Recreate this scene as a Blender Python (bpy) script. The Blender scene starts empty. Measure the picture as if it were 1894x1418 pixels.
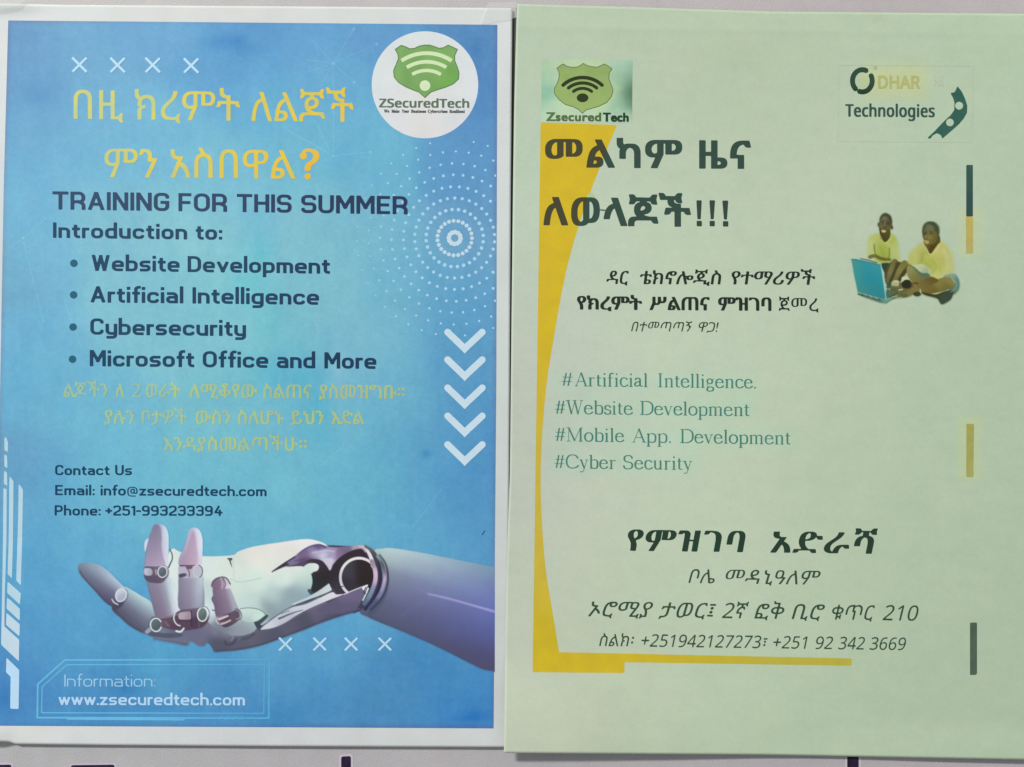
import bpy, math
import numpy as np
from mathutils import Matrix, Vector

# ------------------------------------------------------------------ camera, light, exposure
SC = bpy.context.scene
COL = SC.collection
FPX, CX, CY = 1500.0, 947.0, 709.0          # focal length of the phone lens in photo pixels, picture centre
DIST = 0.3226                               # metres from the wall
PITCH, ROLL, YAW = math.radians(1.45), math.radians(0.42), math.radians(0.0)

cam = bpy.data.cameras.new('camera')
cam.sensor_width = 36.0
cam.lens = 36.0 * FPX / 1894.0
cam.clip_start, cam.clip_end = 0.01, 50.0
cam_ob = bpy.data.objects.new('camera', cam)
COL.objects.link(cam_ob)
ROT = Matrix.Rotation(YAW, 3, 'Z') @ Matrix.Rotation(math.pi / 2 + PITCH, 3, 'X') @ Matrix.Rotation(ROLL, 3, 'Z')
CAMP = Vector((0.0, -DIST, -DIST * math.tan(PITCH)))
cam_ob.matrix_world = Matrix.Translation(CAMP) @ ROT.to_4x4()
SC.camera = cam_ob

world = bpy.data.worlds.new("World")
SC.world = world
world.use_nodes = True
wbg = world.node_tree.nodes['Background']
wbg.inputs['Color'].default_value = (0.93, 0.97, 1.0, 1)
wbg.inputs['Strength'].default_value = 0.36

def area_lamp(name, loc, target, size, power, color):
    l = bpy.data.lights.new(name, 'AREA')
    l.shape = 'RECTANGLE'
    l.size, l.size_y = size
    l.energy = power
    l.color = color
    o = bpy.data.objects.new(name, l)
    COL.objects.link(o)
    o.location = loc
    o.rotation_euler = (Vector(target) - Vector(loc)).to_track_quat('-Z', 'Y').to_euler()
    return o
# the ceiling light of the room: above and in front of the wall, a little to the left
area_lamp('ceiling_light', (-2.7, -3.0, 3.0), (0, 0, 0), (0.75, 0.35), 262.0, (1.0, 0.985, 0.95))

SC.view_settings.view_transform = 'Standard'
SC.view_settings.look = 'None'
SC.view_settings.exposure = 0.0
SC.view_settings.gamma = 1.0
SC.cycles.max_bounces = 6
rng = np.random.default_rng(7)

# ------------------------------------------------------------------ helpers: place, colour, mesh
R3 = np.array([[ROT[i][j] for j in range(3)] for i in range(3)])
C3 = np.array(CAMP)
def place(u, v, h):
    """world point at height h (mm) in front of the wall, seen in the photograph at pixel (u, v)"""
    u = np.asarray(u, float); v = np.asarray(v, float); h = np.asarray(h, float) * 0.001
    d = np.stack([(u - CX) / FPX, -(v - CY) / FPX, -np.ones_like(u)], -1) @ R3.T
    t = (-h - C3[1]) / d[..., 1]
    return C3 + d * t[..., None]

def lin(c):
    c = np.asarray(c, float) / 255.0
    return np.where(c <= 0.04045, c / 12.92, ((c + 0.055) / 1.055) ** 2.4)

def tag(o, label=None, cat=None, group=None, kind=None):
    if label: o['label'] = label
    if cat: o['category'] = cat
    if group: o['group'] = group
    if kind: o['kind'] = kind
    return o

def empty(name, loc, label, cat):
    o = bpy.data.objects.new(name, None)
    o.empty_display_size = 0.02
    COL.objects.link(o)
    o.location = loc
    return tag(o, label, cat)

def origin_of(o):
    p = Vector((0, 0, 0))
    while o is not None:
        p += o.location
        o = o.parent
    return np.array(p)

def mesh_object(name, V, faces_k, cols, mat, parent=None, smooth=False):
    """V (n,3) world points; faces_k list of (m,k) index arrays; cols (n,3) linear"""
    me = bpy.data.meshes.new(name)
    off = origin_of(parent) if parent is not None else np.zeros(3)
    V = np.asarray(V, float) - off
    faces_k = [f for f in faces_k if len(f)]
    loops = np.concatenate([f.ravel() for f in faces_k]).astype(np.int32)
    cnt = np.concatenate([np.full(len(f), f.shape[1]) for f in faces_k]).astype(np.int32)
    start = np.concatenate([[0], np.cumsum(cnt)[:-1]]).astype(np.int32)
    me.vertices.add(len(V)); me.vertices.foreach_set('co', V.astype(np.float32).ravel())
    me.loops.add(len(loops)); me.loops.foreach_set('vertex_index', loops)
    me.polygons.add(len(cnt)); me.polygons.foreach_set('loop_start', start); me.polygons.foreach_set('loop_total', cnt)
    if smooth: me.polygons.foreach_set('use_smooth', np.ones(len(cnt), bool))
    if cols is not None:
        a = me.color_attributes.new('Col', 'FLOAT_COLOR', 'POINT')
        c4 = np.ones((len(V), 4), np.float32); c4[:, :3] = np.clip(cols, 0, 1)
        a.data.foreach_set('color', c4.ravel())
    me.update(calc_edges=True)
    me.validate()
    me.materials.append(mat)
    o = bpy.data.objects.new(name, me)
    COL.objects.link(o)
    if parent is not None: o.parent = parent
    return o

# smooth noise on the picture plane
def noise2(u, v, scale, seed):
    r = np.random.default_rng(seed)
    T = r.uniform(-1, 1, (64, 64))
    x = np.asarray(u, float) / scale + 100.3; y = np.asarray(v, float) / scale + 100.7
    xi = np.floor(x).astype(int); yi = np.floor(y).astype(int)
    fx = x - xi; fy = y - yi
    fx = fx * fx * (3 - 2 * fx); fy = fy * fy * (3 - 2 * fy)
    g = lambda a, b: T[a % 64, b % 64]
    return (g(xi, yi) * (1 - fx) + g(xi + 1, yi) * fx) * (1 - fy) + (g(xi, yi + 1) * (1 - fx) + g(xi + 1, yi + 1) * fx) * fy

def colour_field(pts, sigma, power=None):
    P = np.array([p[:2] for p in pts], float); Cc = np.array([p[2:5] for p in pts], float)
    def f(u, v):
        u = np.asarray(u, float); v = np.asarray(v, float)
        num = np.zeros(u.shape + (3,)); den = np.zeros(u.shape)
        for p, c in zip(P, Cc):
            d2 = (u - p[0]) ** 2 + (v - p[1]) ** 2
            w = np.exp(-d2 / (2 * sigma ** 2)) + 1e-3 / (1 + d2 / sigma ** 2) ** 2
            num += w[..., None] * c; den += w
        return num / den[..., None]
    return f

def sstep(x): x = np.clip(x, 0, 1); return x * x * (3 - 2 * x)

# ------------------------------------------------------------------ materials
def base_mat(name, rough=0.6, spec=0.25, grain=0.05, gscale=2200, bump=0.0, bscale=900, use_attr=True, color=(1, 1, 1)):
    m = bpy.data.materials.new(name); m.use_nodes = True
    nt = m.node_tree; N = nt.nodes; L = nt.links
    b = N['Principled BSDF']
    b.inputs['Roughness'].default_value = rough
    b.inputs['Specular IOR Level'].default_value = spec
    tc = N.new('ShaderNodeTexCoord')
    n1 = N.new('ShaderNodeTexNoise'); n1.inputs['Scale'].default_value = gscale; n1.inputs['Detail'].default_value = 3
    n2 = N.new('ShaderNodeTexNoise'); n2.inputs['Scale'].default_value = gscale / 14; n2.inputs['Detail'].default_value = 4
    L.new(tc.outputs['Object'], n1.inputs['Vector']); L.new(tc.outputs['Object'], n2.inputs['Vector'])
    ad = N.new('ShaderNodeMath'); ad.operation = 'ADD'; L.new(n1.outputs['Fac'], ad.inputs[0]); L.new(n2.outputs['Fac'], ad.inputs[1])
    mr = N.new('ShaderNodeMapRange'); mr.inputs['From Min'].default_value = 0.6; mr.inputs['From Max'].default_value = 1.4
    mr.inputs['To Min'].default_value = 1 - grain; mr.inputs['To Max'].default_value = 1 + grain
    L.new(ad.outputs[0], mr.inputs['Value'])
    vm = N.new('ShaderNodeVectorMath'); vm.operation = 'SCALE'
    if use_attr:
        at = N.new('ShaderNodeAttribute'); at.attribute_name = 'Col'
        L.new(at.outputs['Color'], vm.inputs[0])
    else:
        vm.inputs[0].default_value = color
    L.new(mr.outputs[0], vm.inputs['Scale'])
    # faint colour mottle, as inkjet print and paper have
    n3 = N.new('ShaderNodeTexNoise'); n3.inputs['Scale'].default_value = gscale / 5; n3.inputs['Detail'].default_value = 2
    L.new(tc.outputs['Object'], n3.inputs['Vector'])
    mx = N.new('ShaderNodeMix'); mx.data_type = 'RGBA'; mx.blend_type = 'OVERLAY'; mx.inputs['Factor'].default_value = grain * 0.9
    L.new(vm.outputs[0], mx.inputs['A']); L.new(n3.outputs['Color'], mx.inputs['B'])
    L.new(mx.outputs['Result'], b.inputs['Base Color'])
    if bump > 0:
        nb = N.new('ShaderNodeTexNoise'); nb.inputs['Scale'].default_value = bscale; nb.inputs['Detail'].default_value = 5
        L.new(tc.outputs['Object'], nb.inputs['Vector'])
        bp = N.new('ShaderNodeBump'); bp.inputs['Strength'].default_value = bump; bp.inputs['Distance'].default_value = 0.0003
        L.new(nb.outputs['Fac'], bp.inputs['Height']); L.new(bp.outputs[0], b.inputs['Normal'])
    return m
M_INK = base_mat('printed_ink', 0.55, 0.2, 0.06, gscale=1700)
M_PAPER = base_mat('copy_paper', 0.7, 0.2, 0.032, gscale=1700, bump=0.14)
M_WALL = base_mat('painted_wall', 0.6, 0.3, 0.06, gscale=1500, bump=0.5, bscale=1400)
M_PAINT = base_mat('black_paint', 0.4, 0.3, 0.05)

# ------------------------------------------------------------------ marching squares: a flat field becomes a printed patch
CASES = {}
for case in range(1, 16):
    ins = [(case >> k) & 1 for k in range(4)]
    spec = []
    for k in range(4):
        if ins[k]: spec.append(('c', k))
        if ins[k] != ins[(k + 1) % 4]: spec.append(('e', k))
    CASES[case] = spec
CO = np.array([(0, 0), (1, 0), (1, 1), (0, 1)])
def march(F, u0, v0, step):
    """F[j,i] > 0 inside. returns points (n,2) in pixels and list of face index arrays"""
    a = F[:-1, :-1]; b = F[:-1, 1:]; c = F[1:, 1:]; d = F[1:, :-1]
    code = (a > 0) * 1 + (b > 0) * 2 + (c > 0) * 4 + (d > 0) * 8
    pts = []; faces = []; n0 = 0
    for case, spec in CASES.items():
        jj, ii = np.nonzero(code == case)
        if not len(jj): continue
        vals = np.stack([F[jj + CO[k][1], ii + CO[k][0]] for k in range(4)], 1)
        P = []
        for t, k in spec:
            if t == 'c':
                x = ii + CO[k][0]; y = jj + CO[k][1]
            else:
                k2 = (k + 1) % 4
                f = vals[:, k] / (vals[:, k] - vals[:, k2])
                x = ii + CO[k][0] + (CO[k2][0] - CO[k][0]) * f
                y = jj + CO[k][1] + (CO[k2][1] - CO[k][1]) * f
            P.append(np.stack([u0 + x * step, v0 + y * step], 1))
        P = np.stack(P, 1)
        m, k = P.shape[:2]
        pts.append(P.reshape(-1, 2)); faces.append(np.arange(n0, n0 + m * k).reshape(m, k)); n0 += m * k
    if not pts: return None, None
    P = np.concatenate(pts)
    # weld
    key = np.round(P * 64).astype(np.int64)
    kk = key[:, 0] * 4000003 + key[:, 1]
    _, first, inv = np.unique(kk, return_index=True, return_inverse=True)
    inv = inv.ravel()
    return P[first], [inv[f] for f in faces]

class Sheet:
    """a poster: its relief and its root object"""
    def __init__(s, root, relief): s.root = root; s.relief = relief
    def pts(s, P, layer): return place(P[:, 0], P[:, 1], s.relief(P[:, 0], P[:, 1]) + layer * 0.015)

def put(sheet, name, F, u0, v0, step, col, layer, parent=None, label=None):
    P, faces = march(F, u0, v0, step)
    if P is None: return None
    if callable(col): c = lin(col(P[:, 0], P[:, 1]))
    else: c = np.tile(lin(col), (len(P), 1))
    o = mesh_object(name, sheet.pts(P, layer), [f[:, ::-1] for f in faces], c, M_INK, parent or sheet.root)
    return tag(o, label)

# ---- polygon coverage
def coverage(contours, u0, v0, nx, ny, step, ss=4, nonzero=True, grow=(0, 0)):
    W = nx * ss; H = ny * ss; st = step / ss
    acc = np.zeros((H, W + 1), np.int16)
    X0 = []; Y0 = []; X1 = []; Y1 = []
    for c in contours:
        c = np.asarray(c, float)
        q = np.roll(c, -1, 0)
        X0.append(c[:, 0]); Y0.append(c[:, 1]); X1.append(q[:, 0]); Y1.append(q[:, 1])
    x0, y0, x1, y1 = [np.concatenate(a) for a in (X0, Y0, X1, Y1)]
    # vertices of the grid sit at pixel (u0 + i*step): sample cells are centred on them
    ax = lambda x: (x - u0) / st + ss / 2.0 - 0.5
    ay = lambda y: (y - v0) / st + ss / 2.0 - 0.5
    x0, x1, y0, y1 = ax(x0), ax(x1), ay(y0), ay(y1)
    sg = np.where(y1 > y0, 1, -1)
    lo = np.ceil(np.minimum(y0, y1)).astype(int); hi = np.ceil(np.maximum(y0, y1)).astype(int)
    lo = np.clip(lo, 0, H); hi = np.clip(hi, 0, H)
    n = hi - lo; ok = n > 0
    idx = np.repeat(np.nonzero(ok)[0], n[ok])
    if len(idx):
        off = np.concatenate([np.arange(k) for k in n[ok]])
        row = lo[idx] + off
        xx = x0[idx] + (row - y0[idx]) * (x1[idx] - x0[idx]) / (y1[idx] - y0[idx])
        cx = np.clip(np.ceil(xx).astype(int), 0, W)
        np.add.at(acc, (row, cx), sg[idx])
    w = np.cumsum(acc[:, :W], 1)
    m = (w != 0) if nonzero else (w % 2 != 0)
    gx = int(round(grow[0] / st)); gy = int(round(grow[1] / st))
    if gy < 0:
        o = m.copy()
        for k in range(1, (-gy) // 2 + 1): o[k:] &= m[:-k]; o[:-k] &= m[k:]
        m = o
    if gx > 0:
        o = m.copy()
        for k in range(1, gx + 1): o[:, k:] |= m[:, :-k]; o[:, :-k] |= m[:, k:]
        m = o
    if gy > 0:
        o = m.copy()
        for k in range(1, gy + 1): o[k:] |= m[:-k]; o[:-k] |= m[k:]
        m = o
    return m.reshape(ny, ss, nx, ss).mean((1, 3))

def gblur(A, s):
    if s <= 0: return A
    r = max(1, int(3 * s)); k = np.exp(-np.arange(-r, r + 1) ** 2 / (2 * s * s)); k /= k.sum()
    def conv(B, ax):
        B = np.moveaxis(B, ax, 0)
        P = np.concatenate([B[:1]] * r + [B] + [B[-1:]] * r, 0)
        out = sum(k[i] * P[i:i + B.shape[0]] for i in range(2 * r + 1))
        return np.moveaxis(out, 0, ax)
    return conv(conv(A, 0), 1)

def polys(sheet, name, contours, col, layer, parent=None, label=None, step=1.2, soft=0.7, sub=None):
    """filled outlines as a printed patch cut to the grid so that it follows the sheet"""
    A = np.concatenate([np.asarray(c, float) for c in contours])
    u0, v0 = A.min(0) - (3 + 3 * soft) * step; u1, v1 = A.max(0) + (3 + 3 * soft) * step
    nx = int((u1 - u0) / step) + 2; ny = int((v1 - v0) / step) + 2
    F = coverage(contours, u0, v0, nx, ny, step, 6)
    if sub is not None: F = F * (1 - coverage(sub, u0, v0, nx, ny, step, 6))
    F = gblur(F, soft)
    return put(sheet, name, F - 0.497, u0, v0, step, col, layer, parent, label)

# ---- stroke field
def round_path(pts, closed=False):
    n = len(pts); out = []; mitre = []
    for i, p in enumerate(pts):
        r = p[2] if len(p) > 2 else 0
        P = np.array(p[:2], float)
        if r <= 0 or (not closed and i in (0, n - 1)):
            out.append(P); mitre.append(r == 0); continue
        A = np.array(pts[i - 1][:2], float); B = np.array(pts[(i + 1) % n][:2], float)
        la = np.linalg.norm(A - P); lb = np.linalg.norm(B - P)
        fa = 0.5 if (closed or i - 1 > 0) else 1.0; fb = 0.5 if (closed or i + 1 < n - 1) else 1.0
        ra = min(r, la * fa); rb = min(r, lb * fb)
        a = P + (A - P) / la * ra; b = P + (B - P) / lb * rb
        k = 0.56
        for t in np.linspace(0, 1, 7):
            c1 = a + (P - a) * k; c2 = b + (P - b) * k
            out.append(a * (1 - t) ** 3 + c1 * 3 * t * (1 - t) ** 2 + c2 * 3 * t * t * (1 - t) + b * t ** 3)
            mitre.append(False)
    return out, mitre

def path_segs(pts, r, closed=False, cap='ext', tr=None, q=1.0, clip=None):
    """-> list of (x0,y0,x1,y1,r,e0,e1,q,clip): e = extension at an end, None for a round end"""
    P, mit = round_path(pts, closed)
    if tr is not None: P = [np.array(tr(p[0], p[1])) for p in P]
    S = []; n = len(P); m = n if closed else n - 1
    def corner(i):
        if not mit[i]: return None
        a = P[i] - P[i - 1]; b = P[(i + 1) % n] - P[i]
        c = abs(np.dot(a, b)) / (np.linalg.norm(a) * np.linalg.norm(b) + 1e-9)
        return r if c < 0.25 else None
    for i in range(m):
        a = P[i]; b = P[(i + 1) % n]
        if np.linalg.norm(b - a) < 1e-6: continue
        endcap = {'ext': r, 'butt': 0.0, 'round': None}[cap]
        e0 = corner(i) if (closed or i > 0) else endcap
        e1 = corner((i + 1) % n) if (closed or i < m - 1) else endcap
        S.append((a[0], a[1], b[0], b[1], r, e0, e1, q, clip))
    return S

def stroke_field(S, step=1.0, pad=3):
    A = np.array([[min(s[0], s[2]), min(s[1], s[3]), max(s[0], s[2]), max(s[1], s[3]), s[4] * max(1, 1 / s[7])] for s in S])
    R = A[:, 4].max() * 1.5 + pad * step
    u0, v0 = A[:, 0].min() - R, A[:, 1].min() - R
    u1, v1 = A[:, 2].max() + R, A[:, 3].max() + R
    nx = int((u1 - u0) / step) + 2; ny = int((v1 - v0) / step) + 2
    F = np.full((ny, nx), -3.0 * step)
    for (x0, y0, x1, y1, r, e0, e1, q, clip) in S:
        rr = r / q * 1.5 + 2 * step
        i0 = max(0, int((min(x0, x1) - rr - u0) / step)); i1 = min(nx, int((max(x0, x1) + rr - u0) / step) + 2)
        j0 = max(0, int((min(y0, y1) - rr - v0) / step)); j1 = min(ny, int((max(y0, y1) + rr - v0) / step) + 2)
        X, Y = np.meshgrid(u0 + np.arange(i0, i1) * step, v0 + np.arange(j0, j1) * step)
        X = X * q; ax, bx = x0 * q, x1 * q
        dx, dy = bx - ax, y1 - y0; L = math.hypot(dx, dy) + 1e-9; dx /= L; dy /= L
        al = (X - ax) * dx + (Y - y0) * dy; pe = np.abs((X - ax) * dy - (Y - y0) * dx)
        g = np.minimum(r - pe, np.minimum(al + (e0 or 0), L + (e1 or 0) - al))
        if e0 is None: g = np.maximum(g, r - np.hypot(X - ax, Y - y0))
        if e1 is None: g = np.maximum(g, r - np.hypot(X - bx, Y - y1))
        if clip is not None: g = np.minimum(g, clip(X / q, Y))
        F[j0:j1, i0:i1] = np.maximum(F[j0:j1, i0:i1], g)
    return F, u0, v0

def strokes(sheet, name, S, col, layer, parent=None, label=None, step=1.0, sub_clip=None):
    F, u0, v0 = stroke_field(S, step)
    if sub_clip is not None:
        X, Y = np.meshgrid(u0 + np.arange(F.shape[1]) * step, v0 + np.arange(F.shape[0]) * step)
        F = np.minimum(F, sub_clip(X, Y))
    return put(sheet, name, F, u0, v0, step, col, layer, parent, label)

def line(pts, w, closed=False, cap='butt'): return path_segs(pts, w / 2.0, closed, cap)

# ------------------------------------------------------------------ letters
def latin_form(c, kind):
    if kind == 's':
        if c.isdigit(): return chr(0x1D7E2 + int(c))
        if c.isupper(): return chr(0x1D5A0 + ord(c) - 65)
        if c.islower(): return chr(0x1D5BA + ord(c) - 97)
    if kind == 'm':
        if c.isupper(): return chr(0x1D400 + ord(c) - 65)
        if c.islower(): return chr(0x1D41A + ord(c) - 97)
    return c
def text_contours(s):
    """outlines of a short text set in Blender's own built-in font, in thousandths of an em"""
    cu = bpy.data.curves.new('letter', 'FONT'); cu.body = s
    o = bpy.data.objects.new('letter', cu); COL.objects.link(o)
    bpy.ops.object.select_all(action='DESELECT'); o.select_set(True); bpy.context.view_layer.objects.active = o
    bpy.ops.object.convert(target='CURVE')
    out = []
    for sp in o.data.splines:
        b = sp.bezier_points; n = len(b); P = []
        for i in range(n):
            p0 = b[i].co; p1 = b[i].handle_right; p2 = b[(i + 1) % n].handle_left; p3 = b[(i + 1) % n].co
            ln = (p3 - p0).length
            d = (abs((p1 - p0).cross(p3 - p0).z) + abs((p2 - p0).cross(p3 - p0).z)) / max(ln, 1e-9)
            k = 1 if d < .002 else (3 if ln < .12 else 5)
            for j in range(k):
                t = j / k; c = p0 * (1 - t) ** 3 + p1 * 3 * t * (1 - t) ** 2 + p2 * 3 * t * t * (1 - t) + p3 * t ** 3
                P.append((c.x * 1000, c.y * 1000))
        out.append(np.array(P))
    cu2 = o.data
    bpy.data.objects.remove(o)
    bpy.data.curves.remove(cu2)
    return out
H_LEFT = text_contours('H')[0][:, 0].min()
class Letters(dict):
    def __missing__(s, key):
        ch = latin_form(key[1:], key[0])
        both = text_contours(ch + 'H')
        s[key] = (both[-1][:, 0].min() - H_LEFT, both[:-1])
        return s[key]
GLC = Letters()
REF = {'e': 724.0, 'b': 682.0, 's': 714.0, 'm': 690.0}

def outline_word(word, x0, x1, base, slope, xref, H, latin='s', italic=0.0, track=0.0, squash=()):
    """contours of a word fitted between x0 and x1, letters H pixels high"""
    cs = []; pen = 0.0
    for ch in word:
        k = ('e' if ord(ch) >= 0x1200 else latin) + ch
        adv, cc = GLC[k]; sc = 1.0 / REF[k[0]]
        for c in cc:
            q = c * sc
            if ch in squash: q = np.stack([q[:, 0], 1 - (1 - q[:, 1]) * 0.68], 1)
            cs.append(q + np.array([pen, 0]))
        pen += adv * sc + track
    cs = [np.stack([c[:, 0] + italic * c[:, 1] * 1.0, c[:, 1]], 1) for c in cs]
    A = np.concatenate(cs); mn, mx = A[:, 0].min(), A[:, 0].max()
    sx = (x1 - x0) / (mx - mn)
    out = []
    for c in cs:
        X = x0 + (c[:, 0] - mn) * sx
        out.append(np.stack([X, base + slope * (X - xref) - c[:, 1] * H], 1))
    return out

def outline_line(sheet, name, words, base, slope, H, col, layer, grow=(0, 0), latin='s', italic=0.0, track=0.0,
                 parent=None, label=None, squash=(), step=1.0, thr=0.5, soft=0.0):
    xref = words[0][1]; C = []
    for w, a, b in words:
        C += outline_word(w, a + grow[0], b - grow[0], base, slope, xref, H, latin, italic, track, squash)
    A = np.concatenate(C); pad = 4 + max(0, max(grow))
    u0, v0 = A.min(0) - pad; u1, v1 = A.max(0) + pad
    nx = int((u1 - u0) / step) + 2; ny = int((v1 - v0) / step) + 2
    F = coverage(C, u0, v0, nx, ny, step, 5, grow=grow)
    if soft: F = gblur(F, soft)
    return put(sheet, name, F - thr, u0, v0, step, col, layer, parent, label)

# ---- the square grotesque of the blue flyer: pen strokes, baseline 0, capitals 81 (centre lines)
def Pg(*st): return st
SQ = {
 'a': (42, [[(4,50),(42,50,16),(42,0)], [(42,28),(0,28,13),(0,0,13),(42,0)]]),
 'b': (44, [[(0,86),(0,0)], [(0,50),(44,50,18),(44,0,18),(0,0)]]),
 'c': (42, [[(42,42),(42,50,14),(0,50,18),(0,0,18),(42,0,14),(42,9)]]),
 'd': (44, [[(44,86),(44,0)], [(44,50),(0,50,18),(0,0,18),(44,0)]]),
 'e': (44, [[(0,25),(44,25),(44,50,18),(0,50,18),(0,0,18),(39,0)]]),
 'f': (24, [[(26,86),(10,86,14),(10,0)], [(0,50),(22,50)]]),
 'g': (44, [[(44,50),(0,50,18),(0,0,18),(44,0)], [(44,50),(44,-23,15),(5,-23)]]),
 'h': (42, [[(0,86),(0,0)], [(0,50),(42,50,18),(42,0)]]),
 'i': (0, [[(0,50),(0,0)], [(0,78),(0,80)]]),
 'l': (0, [[(0,86),(0,0)]]),
 'm': (68, [[(0,50),(0,0)], [(0,50),(34,50,15),(34,0)], [(34,50),(68,50,15),(68,0)]]),
 'n': (42, [[(0,50),(0,0)], [(0,50),(42,50,18),(42,0)]]),
 'o': (44, ['z', [(0,0,18),(0,50,18),(44,50,18),(44,0,18)]]),
 'p': (44, [[(0,50),(0,-26)], [(0,50),(44,50,18),(44,0,18),(0,0)]]),
 'r': (22, [[(0,50),(0,0)], [(0,30),(0,50,14),(20,50)]]),
 's': (40, [[(38,50),(0,50,15),(0,25,12),(40,25,12),(40,0,15),(2,0)]]),
 't': (26, [[(9,68),(9,0,14),(24,0)], [(0,50),(23,50)]]),
 'u': (42, [[(0,50),(0,0,18),(42,0)], [(42,50),(42,0)]]),
 'v': (46, ['x', [(2,50),(23,0)], [(44,50),(23,0)]]),
 'w': (66, ['x', [(1,50),(17,0)], [(33,50),(17,0)], [(33,50),(49,0)], [(65,50),(49,0)]]),
 'y': (42, [[(0,50),(0,0,18),(42,0)], [(42,50),(42,-23,15),(5,-23)]]),
 'z': (38, [[(0,50),(38,50)], 'n', [(36,50),(2,0)], [(0,0),(38,0)]]),
 'A': (60, ['X', [(30,86),(3,0)], [(30,86),(57,0)], [(14,23),(46,23)]]),
 'C': (50, [[(50,66),(50,81,18),(0,81,21),(0,0,21),(50,0,18),(50,15)]]),
 'D': (52, ['z', [(0,0),(0,81),(52,81,26),(52,0,26)]]),
 'E': (44, [[(42,81),(0,81),(0,0),(42,0)], [(0,41),(38,41)]]),
 'F': (42, [[(40,81),(0,81),(0,0)], [(0,39),(36,39)]]),
 'G': (52, [[(52,66),(52,81,18),(0,81,21),(0,0,21),(52,0,18),(52,38),(30,38)]]),
 'H': (52, [[(0,0),(0,81)], [(52,0),(52,81)], [(0,41),(52,41)]]),
 'I': (0, [[(0,0),(0,81)]]),
 'M': (64, [[(0,0),(0,81)], [(64,0),(64,81)], 'X', [(3,84),(32,26)], [(61,84),(32,26)]]),
 'N': (52, [[(0,0),(0,81)], [(52,0),(52,81)], 'X', [(2,84),(50,-3)]]),
 'O': (54, ['z', [(0,0,24),(0,81,24),(54,81,24),(54,0,24)]]),
 'P': (48, [[(0,0),(0,81)], [(0,81),(48,81,20),(48,33,20),(0,33)]]),
 'R': (50, [[(0,0),(0,81)], [(0,81),(49,81,20),(49,35,18),(0,35)], [(28,35),(50,24,9),(50,0)]]),
 'S': (50, [[(50,69),(50,81,14),(0,81,18),(0,41,15),(51,41,15),(51,0,18),(0,0,14),(0,12)]]),
 'T': (54, [[(0,81),(54,81)], [(27,81),(27,0)]]),
 'U': (52, [[(0,81),(0,0,21),(52,0,21),(52,81)]]),
 'W': (78, ['X', [(2,86),(20,-4)], [(39,80),(20,-4)], [(39,80),(58,-4)], [(76,86),(58,-4)]]),
 '1': (16, [[(0,72),(16,81,4),(16,0)]]),
 '2': (46, [[(0,70),(0,81,16),(46,81,18),(46,44,12),(1,14,8),(1,0),(46,0)]]),
 '3': (46, [[(0,72),(0,81,14),(46,81,16),(46,42,12),(16,42)], [(30,42),(46,42,12),(46,0,17),(0,0,14),(0,9)]]),
 '4': (50, [[(30,81),(2,24,3),(52,24)], [(38,44),(38,0)]]),
 '5': (46, [[(42,81),(3,81),(2,48),(46,48,17),(46,0,17),(0,0,15),(0,9)]]),
 '9': (46, ['z', [(0,38,18),(0,81,18),(46,81,18),(46,38,18)], [(46,60),(46,0,19),(4,0)]]),
 '+': (36, [[(0,38),(36,38)], [(18,20),(18,56)]]),
 '-': (22, [[(0,36),(22,36)]]),
 '.': (0, [[(0,0),(0,1)]]),
 ':': (0, [[(0,2),(0,3)], [(0,44),(0,45)]]),
 '@': (74, ['t', [(50,52),(50,14,5),(72,14,8),(72,70,26),(0,70,26),(0,-12,26),(58,-12)], ['z'], [(24,16,12),(24,52,12),(50,52,12),(50,16,12)]]),
}
def square_word(word, x0, x1, base, slope, xref, cap, t=19.0, gap=6.0):
    ty = t * 0.78; k = cap / (81.0 + ty); r = t * 0.5 * k; ry = ty * 0.5 * k; qq = ry / r; pen = 0.0; G = []
    for ch in word:
        w, st = SQ[ch]
        G.append((ch, pen, st))
        pen += w + t + gap * (0.55 if ch in 'vwyrtf.:-1' else 1.0)
    last = SQ[word[-1]][0]
    W = G[-1][1] + last
    sx = (x1 - x0 - 2 * r) / max(W, 1e-6) if W > 0 else 1.0
    S = []
    half = ty / 2
    for ch, px, st in G:
        closed = False; cap_ = 'ext'; clip = None; rr = ry
        for s in st:
            if s == 'z': closed = True; continue
            if s == ['z']: closed = True; continue
            if s == 'n': cap_ = 'butt'; continue
            if s == 't': rr = ry * 0.62; continue
            if s in ('x', 'X'):
                top = (50 if s == 'x' else 81) + half
                def clip(X, Y, top=top):
                    yy = (base + slope * (X - xref) - half * k) - Y
                    return np.minimum(yy + half * k, (top * k) - yy)
                continue
            tr = lambda x, y, px=px: (x0 + r + (px + x) * sx, base + slope * (x0 + r + (px + x) * sx - xref) - half * k - y * k)
            S += path_segs(s, rr, closed, cap_, tr, qq, clip)
            if ch not in 'zMN': closed = False
            cap_ = 'ext'
    return S
def square_line(sheet, name, words, base, slope, cap, col, layer, t=19.0, label=None, parent=None, step=1.0):
    S = []
    for w, a, b in words: S += square_word(w, a, b, base, slope, words[0][1], cap, t)
    return strokes(sheet, name, S, col, layer, parent, label, step)

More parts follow.
